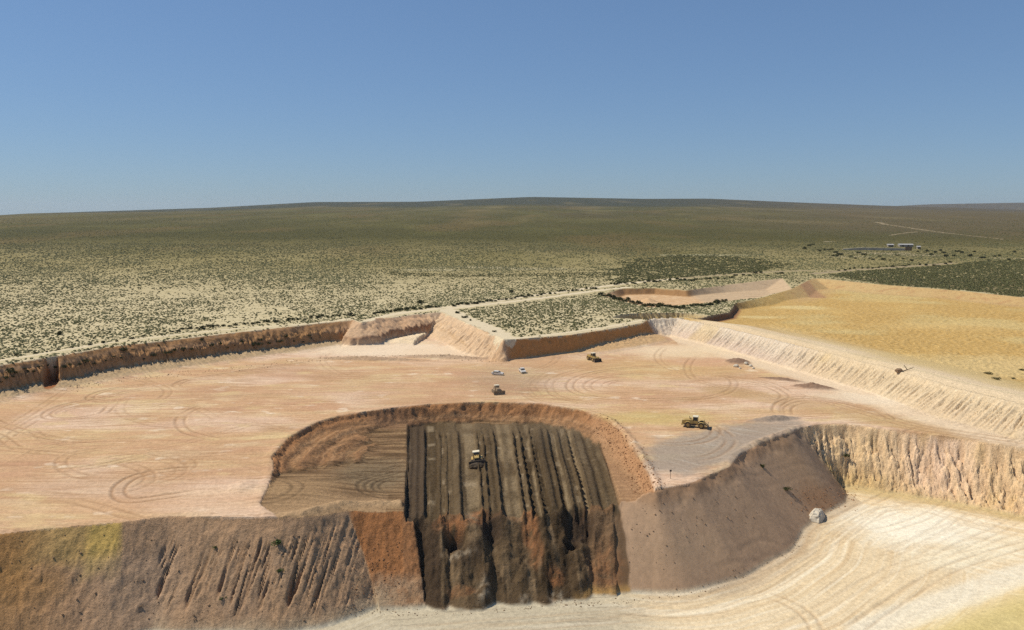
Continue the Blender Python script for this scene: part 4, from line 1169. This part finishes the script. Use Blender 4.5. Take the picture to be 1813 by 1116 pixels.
# the soil heap in front of the blade
def lump_mesh(name, seed, sub, sx, sy, sz, amp, freq, mat, cut=None, boxy=1.0):
    bm = bmesh.new(); bmesh.ops.create_icosphere(bm, subdivisions=sub, radius=1.0)
    rr = random.Random(seed); off = (rr.random() * 50, rr.random() * 50, rr.random() * 50)
    co = np.array([v.co for v in bm.verts], f32)
    d = 1 + amp * (vnoise(co[:, 0] * freq + off[0], co[:, 1] * freq + off[1], seed) + vnoise(co[:, 1] * freq + off[2], co[:, 2] * freq + off[0], seed + 1) + .5 * vnoise(co[:, 0] * freq * 2.5 + off[1], co[:, 2] * freq * 2.5 + off[0], seed + 2))
    for v, k in zip(bm.verts, d):
        if boxy != 1.0:
            c = [math.copysign(abs(q) ** boxy, q) for q in v.co]
            up_ = max(0.0, c[2])
            v.co = Vector((c[0] * (1 - .30 * up_), c[1] * (1 - .55 * up_) - .25 * up_, c[2] * (1 - .25 * c[0])))
        v.co = Vector((v.co.x * sx, v.co.y * sy, v.co.z * sz)) * float(k)
        if cut is not None and v.co.z < cut: v.co.z = cut
    me = bpy.data.meshes.new(name); bm.to_mesh(me); bm.free(); me.materials.append(mat)
    return me

def mesh_thing(name, me, loc, rz, label, cat, group=None, scale=(1, 1, 1)):
    o = bpy.data.objects.new(name, me); COL.objects.link(o)
    o.location = loc; o.rotation_euler = (0, 0, rz); o.scale = scale
    o['label'] = label; o['category'] = cat
    if group: o['group'] = group
    return o

hx, hy = PD[0] + .2, PD[1] - 3.4
mesh_thing('soil_heap', lump_mesh('soil_heap', 4, 4, 2.1, .95, 1.05, .10, 1.6, MAT['heap'], -.5), (hx, hy, float(ground(hx, hy)) + .2), 0, 'dark soil piled against the blade of the bulldozer in the pit', 'soil heap')

# chalky white mound at the foot of the spur
x, y, z = place(1462, 925)
me = lump_mesh('white_mound', 23, 5, 3.6, 2.0, 1.9, .07, 3.2, MAT['pale'], -1.2, .55)
o = mesh_thing('white_mound', me, (x - 1.4, y + 3.0, z + .2), math.radians(62), 'chalky white mound at the foot of the grey brown slope', 'mound')

# pale boulders at the right of the floor
BO = [(1303, 650, 1.0, 'largest pale boulder at the left end of the boulder group below the bank'), (1321, 645, .9, 'pale boulder near the top of the boulder group below the bank'), (1329, 649, .75, 'pale boulder in the middle of the boulder group below the bank'), (1334, 653, .55, 'small pale boulder at the right end of the boulder group'), (1310, 653, .5, 'small pale boulder just below the largest one')]
for k, (px, py, r, lab) in enumerate(BO):
    x, y, z = place(px, py)
    mesh_thing('boulder', lump_mesh('boulder', 30 + k, 2, r, r * .85, r * .7, .16, 1.3, MAT['pale']), (x, y, z + r * .35), k * 1.3, lab, 'boulder', 'pale boulders below the bank')

# marker post on the floor beside the grey soil
x, y, z = place(1187, 848)
t = thing('marker_post', 'thin marker post with a small dark board right of the pit', 'post', (x, y, z))
MB().rod((0, 0, -.2), (0, 0, 1.7), .05).build('post', MAT['wood'], t)
MB().box(-.22, .22, -.03, .03, 1.62, 2.02).build('board', MAT['sign'], t)

# fallen dead branch and clod on the pale bank
x, y, z = place(1600, 658)
t = thing('dead_branch', 'dark fallen dead branch lying on the crest of the pale bank', 'branch', (x, y, z))
MB().rod((-.4, 0, .1), (1.2, .2, .5), .16, .12).rod((1.2, .2, .5), (.1, .3, 2.0), .13, .07).build('stem', MAT['bark'], t)
MB().rod((1.2, .2, .5), (3.4, .4, 1.3), .12, .05).rod((2.4, .3, .95), (3.0, .5, .7), .06, .03).build('limb', MAT['bark'], t)
x, y, z = place(1591, 659)
mesh_thing('clod', lump_mesh('clod', 41, 3, 1.2, .8, .7, .25, 1.5, MAT['rock']), (x, y, z + .4), .2, 'brown clod of earth beside the dead branch on the bank', 'clod')

# ------------------------------------------------------------------ far farm buildings
x, y, z = place(1500, 442)
a = np.array(place(1492, 443)[:2]); b = np.array(place(1612, 444)[:2])
mid = (a + b) / 2; ln = float(np.hypot(*(b - a))); rz = math.atan2(b[1] - a[1], b[0] - a[0])
t = thing('retaining_wall', 'long low grey wall on the plain in front of the pale sheds', 'wall', (mid[0], mid[1], float(ground(mid[0], mid[1]))), rz)
MB().prism([(-ln / 2, -2), (ln / 2, -2), (ln / 2, 2.2), (ln * .12, 2.5), (-ln * .2, 2.9), (-ln / 2, 1.2)], -.6, .6).build('wall_face', MAT['concrete'], t)
MB().prism([(ln / 2 - 6, -2), (ln / 2 + 1, -2), (ln / 2 + 1, 4.2), (ln / 2 - 6, 4.2)], -1.2, -.7).build('buttress', MAT['rock'], t)
cp = MB(); cp.bar((-ln / 2 + 1, 0, 1.35), (-ln * .2, 0, 3.0), 1.5, .25).bar((-ln * .2, 0, 3.0), (ln * .12, 0, 2.6), 1.5, .25).bar((ln * .12, 0, 2.6), (ln / 2, 0, 2.3), 1.5, .25).build('coping', MAT['cream'], t)
def shed(px, py, L_, W_, hgt, lab):
    x, y, z = place(px, py)
    t = thing('shed', lab, 'shed', (x, y, z), rz)
    MB().box(-L_ / 2, L_ / 2, -W_ / 2, W_ / 2, -1.5, hgt).build('wall', MAT['wall'], t)
    MB().prism([(-L_ / 2 - .5, hgt), (L_ / 2 + .5, hgt), (L_ / 2 + .5, hgt + .25), (-L_ / 2 - .5, hgt + .25)], -W_ / 2 - .5, 0).build('eaves', MAT['roof'], t)
    ro = MB(); hw = W_ / 2 + .6
    ro.add([(-L_ / 2 - .6, -hw, hgt + .26), (L_ / 2 + .6, -hw, hgt + .26), (L_ / 2 + .6, 0, hgt + 1.3), (-L_ / 2 - .6, 0, hgt + 1.3), (L_ / 2 + .6, hw, hgt + .26), (-L_ / 2 - .6, hw, hgt + .26)], [(0, 1, 2, 3), (3, 2, 4, 5), (0, 3, 5), (1, 4, 2)])
    ro.build('roof', MAT['roof'], t)
    for k in (-.3, .1): MB().box(L_ * k, L_ * k + 1.6, -W_ / 2 - .06, -W_ / 2 - .01, .1, 2.3).build('door', MAT['steel'], t)
    return t
shed(1603, 437, 15, 7, 2.2, 'long pale roofed shed behind the right end of the grey wall')
shed(1576, 437, 6, 5, 2.0, 'small pale roofed shed left of the long shed')
shed(1626, 441, 3, 3, 2.2, 'tiny pale hut at the right end of the grey wall')

# ------------------------------------------------------------------ shrubs
def shrub_mesh(name, seed, n, mat, leaf=.2, flat=.8, stem=True):
    rr = np.random.default_rng(seed)
    v = []; f = []; mi = []
    lobes = [(rr.normal(0, .38), rr.normal(0, .38), rr.uniform(.35, .62), rr.uniform(.4, .62)) for _ in range(6)]
    for k in range(n):
        lx, ly, lz, lr = lobes[k % 6]
        d = rr.normal(size=3); d /= np.linalg.norm(d); d[2] = d[2] * .9 + .1
        p = np.array([lx, ly, lz]) + d * lr * rr.uniform(.55, 1.0)
        p[2] = max(.06, p[2]) * flat
        a = rr.normal(size=3); a -= d * a.dot(d) * .4; a /= np.linalg.norm(a)
        b = np.cross(a, rr.normal(size=3)); b /= np.linalg.norm(b)
        s = leaf * rr.uniform(.6, 1.4)
        i = len(v)
        v += [tuple(p - a * s), tuple(p + b * s * .55), tuple(p + a * s), tuple(p - b * s * .55)]
        f.append((i, i + 1, i + 2, i + 3)); mi.append(0)
    if stem:
        m = MB()
        for lx, ly, lz, lr in lobes[:4]: m.rod((0, 0, -.1), (lx, ly, lz * flat), .045, .02, 5)
        k = len(v); v += m.v; f += [tuple(i + k for i in q) for q in m.f]; mi += [1] * len(m.f)
    me = bpy.data.meshes.new(name); me.from_pydata([tuple(map(float, q)) for q in v], [], f); me.update()
    me.materials.append(mat); me.materials.append(MAT['bark'])
    me.polygons.foreach_set('material_index', np.array(mi, np.int32))
    return me

SHR = [shrub_mesh('shrub', 200 + k, 240, M_shrub, .16, .8 + .1 * (k % 3)) for k in range(5)]
SHG = [shrub_mesh('shrub', 300 + k, 200, M_green, .15, .8) for k in range(2)]
SHD = [shrub_mesh('shrub', 400 + k, 180, M_dry, .15, .62) for k in range(2)]
RND = random.Random(7)
def shrub(px, py, r, label, group=None, kind=None, cat='shrub'):
    x, y, z = place(px, py)
    ms = kind or SHR
    o = mesh_thing('shrub', ms[RND.randrange(len(ms))], (x, y, z - .05 * r), RND.uniform(0, 6.28), label, cat, group)
    o.scale = (r * RND.uniform(.9, 1.2), r * RND.uniform(.9, 1.2), r * RND.uniform(.85, 1.15))
    return o
def ordinal(k):
    return '%d%s' % (k, 'th' if 10 < k % 100 < 14 else {1: 'st', 2: 'nd', 3: 'rd'}.get(k % 10, 'th'))
def row(pts, n, r0, r1, jit, label, group):
    for k in range(n):
        t = (k + RND.uniform(.25, .75)) / n * (len(pts) - 1); i = min(int(t), len(pts) - 2); q = t - i
        px = pts[i][0] + (pts[i + 1][0] - pts[i][0]) * q ; py = pts[i][1] + (pts[i + 1][1] - pts[i][1]) * q + RND.gauss(0, jit)
        shrub(px, py, RND.uniform(r0, r1), ('leftmost ' if k == 0 else 'rightmost ' if k == n - 1 else ordinal(k + 1) + ' from left ') + label, group)
row([(300, 588), (380, 580), (480, 571), (560, 563), (632, 558)], 30, .8, 1.5, 1.0, 'small dark shrub in the row along the left quarry rim', 'dark shrubs along the left rim')
row([(20, 632), (120, 617), (220, 602), (300, 590)], 12, .5, 1.0, 1.0, 'low dark shrub beside the white track at far left', 'shrubs beside the left track')
row([(660, 557), (710, 549), (780, 544)], 14, 1.0, 1.7, 1.2, 'dark shrub in the row behind the pink slope of the quarry corner', 'dark shrubs behind the quarry corner')
row([(800, 543), (880, 533), (960, 522), (1060, 510)], 36, .9, 1.7, 1.0, 'dark shrub in the row between the two sandy tracks', 'dark shrubs between the tracks')
row([(1062, 522), (1100, 532), (1150, 543), (1210, 546), (1290, 534)], 46, 1.2, 2.1, 1.3, 'dark shrub in the hedge along the near side of the pink working', 'dark shrubs along the pink working')
row([(1080, 503), (1160, 499), (1260, 493), (1390, 484)], 34, 1.0, 1.8, 1.6, 'dark shrub between the sandy track and the pink working', 'dark shrubs behind the pink working')
row([(1480, 480), (1560, 474), (1680, 467)], 16, 1.0, 1.8, 1.0, 'dark shrub beside the pale track right of the ochre bench', 'shrubs beside the right track')
row([(1420, 440), (1470, 446), (1490, 452)], 12, 1.6, 2.8, 4, 'tall dark bush left of the long grey wall', 'dark bushes left of the grey wall')
row([(1500, 452), (1560, 456), (1640, 452)], 14, 1.2, 2.2, 4, 'dark bush on the pale ground in front of the long grey wall', 'dark bushes before the grey wall')
row([(1640, 446), (1700, 450), (1800, 452)], 18, 1.6, 2.8, 5, 'dark bush on the plain right of the grey wall', 'dark bushes right of the grey wall')
row([(0, 665), (60, 655), (150, 640), (260, 628), (360, 615), (460, 606), (560, 596)], 40, .5, 1.1, 6, 'small dark shrub growing on the brown left quarry wall', 'shrubs on the left quarry wall')
for px, py, r, kind, lab in [(456, 612, 1.7, SHR, 'largest dark bush at the foot of the left quarry wall'), (218, 622, 1.6, SHR, 'dark bush halfway along the left quarry wall'), (325, 620, 1.3, SHR, 'broad dark bush on the middle of the left quarry wall'), (18, 660, 1.9, SHR, 'dark bush at the far left on the quarry wall'),
                             (154, 640, 1.0, SHR, 'round dark bush right of the notch in the left quarry wall'), (745, 537, 2.2, SHR, 'single tall dark bush on the pale plain above the quarry corner'), (106, 593, 1.7, SHR, 'single dark bush on the plain at the left'), (905, 518, 1.6, SHR, 'dark bush on the plain above the sandy tracks'),
                             (812, 555, 1.2, SHR, 'topmost shrub on the white strip of the promontory'), (824, 563, 1.3, SHR, 'second shrub down the white strip of the promontory'), (833, 568, .9, SHR, 'small third shrub down the white strip of the promontory'), (875, 588, .8, SHR, 'lowest shrub on the white strip of the promontory'),
                             (491, 963, 1.1, SHG, 'larger green plant high on the brown eroded slope'), (495, 1013, .75, SHG, 'green plant low on the brown eroded slope'), (381, 971, .5, SHG, 'small green tuft among the rills of the brown slope'), (393, 1062, .55, SHG, 'green tuft near the foot of the rilled brown slope'),
                             (1497, 808, 1.1, SHR, 'dark plant where the grey spur meets the yellow cliff'), (1393, 868, .9, SHR, 'dark green plant in a cleft of the grey brown slope'), (1351, 828, .9, SHR, 'dark plant on the upper part of the grey brown slope'),
                             (1750, 663, 1.4, SHD, 'largest olive bush on the ochre bench at the right'), (1762, 672, 1.2, SHD, 'flat olive bush just below the largest one on the bench'), (1794, 671, .9, SHD, 'small olive bush right of the two on the ochre bench'), (1810, 656, 1.0, SHD, 'olive bush at the right edge of the ochre bench')]:
    shrub(px, py, r, lab, None, kind)

# ------------------------------------------------------------------ clods and stones on the slopes
def rubble(name, spots, r0, r1, mat, label):
    m = MB(); ico = [(0, 0, 1), (.89, 0, .45), (.28, .85, .45), (-.72, .53, .45), (-.72, -.53, .45), (.28, -.85, .45), (.72, .53, -.45), (-.28, .85, -.45), (-.89, 0, -.45), (-.28, -.85, -.45), (.72, -.53, -.45), (0, 0, -1)]
    fc = [(0, 1, 2), (0, 2, 3), (0, 3, 4), (0, 4, 5), (0, 5, 1), (1, 6, 2), (2, 7, 3), (3, 8, 4), (4, 9, 5), (5, 10, 1), (6, 7, 2), (7, 8, 3), (8, 9, 4), (9, 10, 5), (10, 6, 1), (11, 7, 6), (11, 8, 7), (11, 9, 8), (11, 10, 9), (11, 6, 10)]
    for x, y in spots:
        z = float(ground(x, y)); r = r0 + (r1 - r0) * RND.random() ** 2.5
        sx, sy, sz = r * RND.uniform(.7, 1.3), r * RND.uniform(.7, 1.3), r * RND.uniform(.6, 1.0)
        m.add([(x + a * sx, y + b * sy, z + c * sz + r * .3) for a, b, c in ico], fc)
    o = m.build(name, mat); o['kind'] = 'stuff'; o['label'] = label
def along(pts, n, spread, z=0):
    out = []
    w = [at(a, b, z) for a, b in pts]
    for _ in range(n):
        i = RND.randrange(len(w) - 1); t = RND.random()
        out.append((w[i][0] + (w[i + 1][0] - w[i][0]) * t + RND.gauss(0, spread), w[i][1] + (w[i + 1][1] - w[i][1]) * t + RND.gauss(0, spread)))
    return out
rubble('pit_rubble', along([(1060, 740), (1090, 765), (1115, 800), (1140, 840), (1155, 865)], 900, 1.6), .05, .24, MAT['redrock'], 'orange rubble along the right rim of the pit')
rubble('slope_rubble', [place(RND.uniform(622, 712), RND.uniform(960, 1062))[:2] for _ in range(260)], .05, .17, MAT['redrock'], 'orange rubble on the lower part of the orange slope')
rubble('toe_rubble', along([(610, 1085), (660, 1078), (720, 1080), (850, 1078), (1000, 1062), (1120, 1060), (1250, 1040), (1380, 985), (1430, 940)], 400, .7, -14.5), .04, .17, MAT['rock'], 'small clods along the foot of the slopes')
rubble('rim_rubble', along([(120, 690), (200, 676), (350, 660), (520, 640), (640, 632), (760, 632), (880, 640)], 700, 2.4), .05, .22, MAT['rock'], 'grey rubble along the foot of the left quarry wall')

rubble('slope_clods', [place(RND.uniform(5, 610), RND.uniform(948, 1100))[:2] for _ in range(170)], .04, .24, MAT['rock'], 'brown clods scattered over the left eroded slope')
rubble('spoil_clods', [place(*(lambda px: (px, 885 - max(0, px - 1160) * .42 + RND.uniform(6, 130)))(RND.uniform(1110, 1340)))[:2] for _ in range(170)], .04, .20, MAT['rock'], 'clods scattered over the smooth grey brown slope')
rubble('spur_clods', [place(RND.uniform(1400, 1520), RND.uniform(862, 905))[:2] for _ in range(200)], .05, .22, MAT['redrock'], 'red clods at the foot of the spur')

# ------------------------------------------------------------------ scrub cover
def low_scrub(name, seed):
    rr = np.random.default_rng(seed)
    v = []; f = []
    for k in range(26):
        th = rr.uniform(0, 6.283); el = rr.uniform(.05, 1.35); q = rr.uniform(.6, 1.0)
        d = np.array([math.cos(th) * math.cos(el), math.sin(th) * math.cos(el), math.sin(el)])
        p = d * q * np.array([1, 1, .8])
        a = np.cross(d, rr.normal(size=3)); a /= np.linalg.norm(a); b = np.cross(d, a) + d * rr.uniform(-.6, .6)
        s = rr.uniform(.22, .46); i = len(v)
        v += [tuple(p - a * s), tuple(p - b * s), tuple(p + a * s), tuple(p + b * s)]; f.append((i, i + 1, i + 2, i + 3))
    me = bpy.data.meshes.new(name); me.from_pydata([tuple(map(float, q)) for q in v], [], f); me.update(); me.materials.append(M_scrub)
    return bpy.data.objects.new(name, me)
kinds = bpy.data.collections.new('scrub_kinds')
for k in range(4): kinds.objects.link(low_scrub('scrub_kind', 600 + k))

rs_ = np.random.default_rng(3)
PX, PY, PS, PT = [], [], [], []
ALLP = [np.array(DARKSCRUB), np.array(DARK2), np.array(DARK3), np.array(TRIANGLE)]
def sow(y0, y1, dens, r0, r1):
    area = .76 * (y1 * y1 - y0 * y0); n = int(area * dens)
    yy = np.sqrt(rs_.uniform(y0 * y0, y1 * y1, n)).astype(f32); uu = rs_.uniform(-.76, .76, n).astype(f32); xx = yy * uu
    ri = np.clip(np.searchsorted(ROWS, yy) - 1, 0, NR - 2); ci = np.clip(np.searchsorted(UC, uu) - 1, 0, NC - 2)
    ok = reg[ri, ci] == 0
    for ahead in (2.5, 5.0, 7.5):
        rj = np.clip(np.searchsorted(ROWS, yy + ahead) - 1, 0, NR - 2); cj = np.clip(np.searchsorted(UC, xx / (yy + ahead)) - 1, 0, NC - 2)
        ok &= (reg[rj, cj] < 20) | (rs_.random(n) < .12)
    big = fbm(xx * .012, yy * .006, 3, 801); pat = fbm(xx * .05, yy * .05, 2, 802)
    keep = np.clip(.6 + .6 * pat + .8 * big, .12, 1)
    dark = inside(xx + 6 * pat, yy + 6 * pat, DARKSCRUB); d2 = inside(xx + 26 * pat + 30 * big, yy + 20 * pat + 45 * big, DARK2) & (rs_.random(n) < .8 + pat); d3 = inside(xx + 2 * pat, yy + 2 * pat, DARK3); tri = inside(xx, yy, TRIANGLE)
    keep = np.where(dark | d2 | d3, 1.0, keep)
    ok &= rs_.random(n) < keep
    xx, yy, dark, d2, d3, tri, pat, big = [q[ok] for q in (xx, yy, dark, d2, d3, tri, pat, big)]
    r = r0 + (r1 - r0) * rs_.random(len(xx)) ** 1.6
    r = np.where(dark | d2, r * 1.45, r); r = np.where(tri, r * 1.1, r)
    tint = np.clip(.52 + .24 * rs_.normal(size=len(xx)) + .5 * big + .3 * pat, 0, 1)
    tint = tint * np.interp(yy, [600, 1100], [1.0, .55]); tint = np.where(dark, .12 + .25 * tint, tint); tint = np.where(d2, .05 + .35 * tint, tint); tint = np.where(d3, .1 + .3 * tint, tint); tint = np.where(tri, tint * .75, tint)
    PX.append(xx); PY.append(yy); PS.append(r); PT.append(tint)
sow(238, 460, .85, .24, .60)
sow(460, 700, .42, .34, .74)
sow(700, 1000, .17, .5, 1.0)
sow(1000, 1500, .045, .7, 1.3)
sow(1500, 2400, .010, .9, 1.6)
PX, PY, PS, PT = [np.concatenate(q).astype(f32) for q in (PX, PY, PS, PT)]
NP = len(PX)
me = bpy.data.meshes.new('scrub'); me.vertices.add(NP)
me.vertices.foreach_set('co', np.stack([PX, PY, ground(PX, PY).astype(f32) - .03], 1).ravel())
for nm, ty, val in (('size', 'FLOAT', PS), ('tint', 'FLOAT', PT), ('tall', 'FLOAT', PS * np.interp(PY, [300, 700, 1200], [1.0, .75, .45])), ('spin', 'FLOAT', rs_.uniform(0, 6.28, NP).astype(f32))):
    at_ = me.attributes.new(nm, ty, 'POINT'); at_.data.foreach_set('value', val.astype(f32))
at_ = me.attributes.new('pick', 'INT', 'POINT'); at_.data.foreach_set('value', rs_.integers(0, 4, NP).astype(np.int32))
me.update()
scrub = bpy.data.objects.new('scrub', me); COL.objects.link(scrub)
scrub['kind'] = 'stuff'; scrub['label'] = 'low olive scrub covering the sandy plain'
ng = bpy.data.node_groups.new('scatter scrub', 'GeometryNodeTree')
ng.interface.new_socket('Geometry', in_out='INPUT', socket_type='NodeSocketGeometry'); ng.interface.new_socket('Geometry', in_out='OUTPUT', socket_type='NodeSocketGeometry')
gi = ng.nodes.new('NodeGroupInput'); go = ng.nodes.new('NodeGroupOutput')
iop = ng.nodes.new('GeometryNodeInstanceOnPoints'); ci_ = ng.nodes.new('GeometryNodeCollectionInfo')
ci_.inputs['Collection'].default_value = kinds; ci_.inputs['Separate Children'].default_value = True; ci_.inputs['Reset Children'].default_value = True
def named(nm, ty):
    n = ng.nodes.new('GeometryNodeInputNamedAttribute'); n.data_type = ty; n.inputs['Name'].default_value = nm
    return n.outputs['Attribute']
cx_ = ng.nodes.new('ShaderNodeCombineXYZ'); sc_ = ng.nodes.new('ShaderNodeCombineXYZ')
ng.links.new(named('spin', 'FLOAT'), cx_.inputs['Z'])
sz = named('size', 'FLOAT')
for k in range(2): ng.links.new(sz, sc_.inputs[k])
ng.links.new(named('tall', 'FLOAT'), sc_.inputs[2])
ng.links.new(gi.outputs[0], iop.inputs['Points']); ng.links.new(ci_.outputs[0], iop.inputs['Instance'])
iop.inputs['Pick Instance'].default_value = True
ng.links.new(named('pick', 'INT'), iop.inputs['Instance Index'])
ng.links.new(cx_.outputs[0], iop.inputs['Rotation']); ng.links.new(sc_.outputs[0], iop.inputs['Scale'])
ng.links.new(iop.outputs[0], go.inputs[0])
md = scrub.modifiers.new('scatter', 'NODES'); md.node_group = ng

# ------------------------------------------------------------------ the air
zlo, zhi = float(Zg.min()) - 1.0, max(float(Zg.max()), H) + 3.0
hz = MB().box(-14700, 14700, -300, 12800, zlo, zhi).build('haze', bpy.data.materials.new('thin haze'))
hz['kind'] = 'stuff'; hz['label'] = 'thin haze over the land'
m = hz.data.materials[0]; m.use_nodes = True; m.node_tree.nodes.clear()
pv = m.node_tree.nodes.new('ShaderNodeVolumePrincipled'); ou = m.node_tree.nodes.new('ShaderNodeOutputMaterial')
pv.inputs['Color'].default_value = (.78, .88, 1.0, 1); pv.inputs['Density'].default_value = 2.8e-5; pv.inputs['Anisotropy'].default_value = .2
m.node_tree.links.new(pv.outputs[0], ou.inputs['Volume'])
print('SCRUB', NP, 'HAZE', zlo, zhi)

def dust_cloud(px, py, z, rx, ry, rz, dens, label):
    x, y, zz = place(px, py)
    bm = bmesh.new(); bmesh.ops.create_icosphere(bm, subdivisions=3, radius=1.0)
    me = bpy.data.meshes.new('dust_cloud'); bm.to_mesh(me); bm.free()
    m = bpy.data.materials.new('drifting dust'); m.use_nodes = True; nt = m.node_tree; nt.nodes.clear()
    pv = nt.nodes.new('ShaderNodeVolumePrincipled'); ou = nt.nodes.new('ShaderNodeOutputMaterial')
    tc = nt.nodes.new('ShaderNodeTexCoord'); ln = nt.nodes.new('ShaderNodeVectorMath'); ln.operation = 'LENGTH'
    mr = nt.nodes.new('ShaderNodeMapRange'); mr.interpolation_type = 'SMOOTHSTEP'
    mr.inputs[1].default_value = 0.1; mr.inputs[2].default_value = 1.0; mr.inputs[3].default_value = dens; mr.inputs[4].default_value = 0.0
    nt.links.new(tc.outputs['Object'], ln.inputs[0]); nt.links.new(ln.outputs['Value'], mr.inputs[0]); nt.links.new(mr.outputs[0], pv.inputs['Density'])
    pv.inputs['Color'].default_value = (.80, .66, .46, 1); pv.inputs['Anisotropy'].default_value = .2
    nt.links.new(pv.outputs[0], ou.inputs['Volume'])
    me.materials.append(m)
    o = bpy.data.objects.new('dust_cloud', me); COL.objects.link(o)
    o.location = (x, y, zz + z); o.scale = (rx, ry, rz)
    o['kind'] = 'stuff'; o['label'] = label
dust_cloud(905, 690, 3.0, 26, 22, 7, .018, 'thin tan dust hanging round the dusty bulldozer and the white cars')
dust_cloud(1000, 790, 2.0, 17, 24, 6, .006, 'thin dust drifting over the right half of the dozed strips')
dust_cloud(1180, 985, 2.0, 16, 14, 7, .016, 'thin dust on the lower part of the spoil slope')
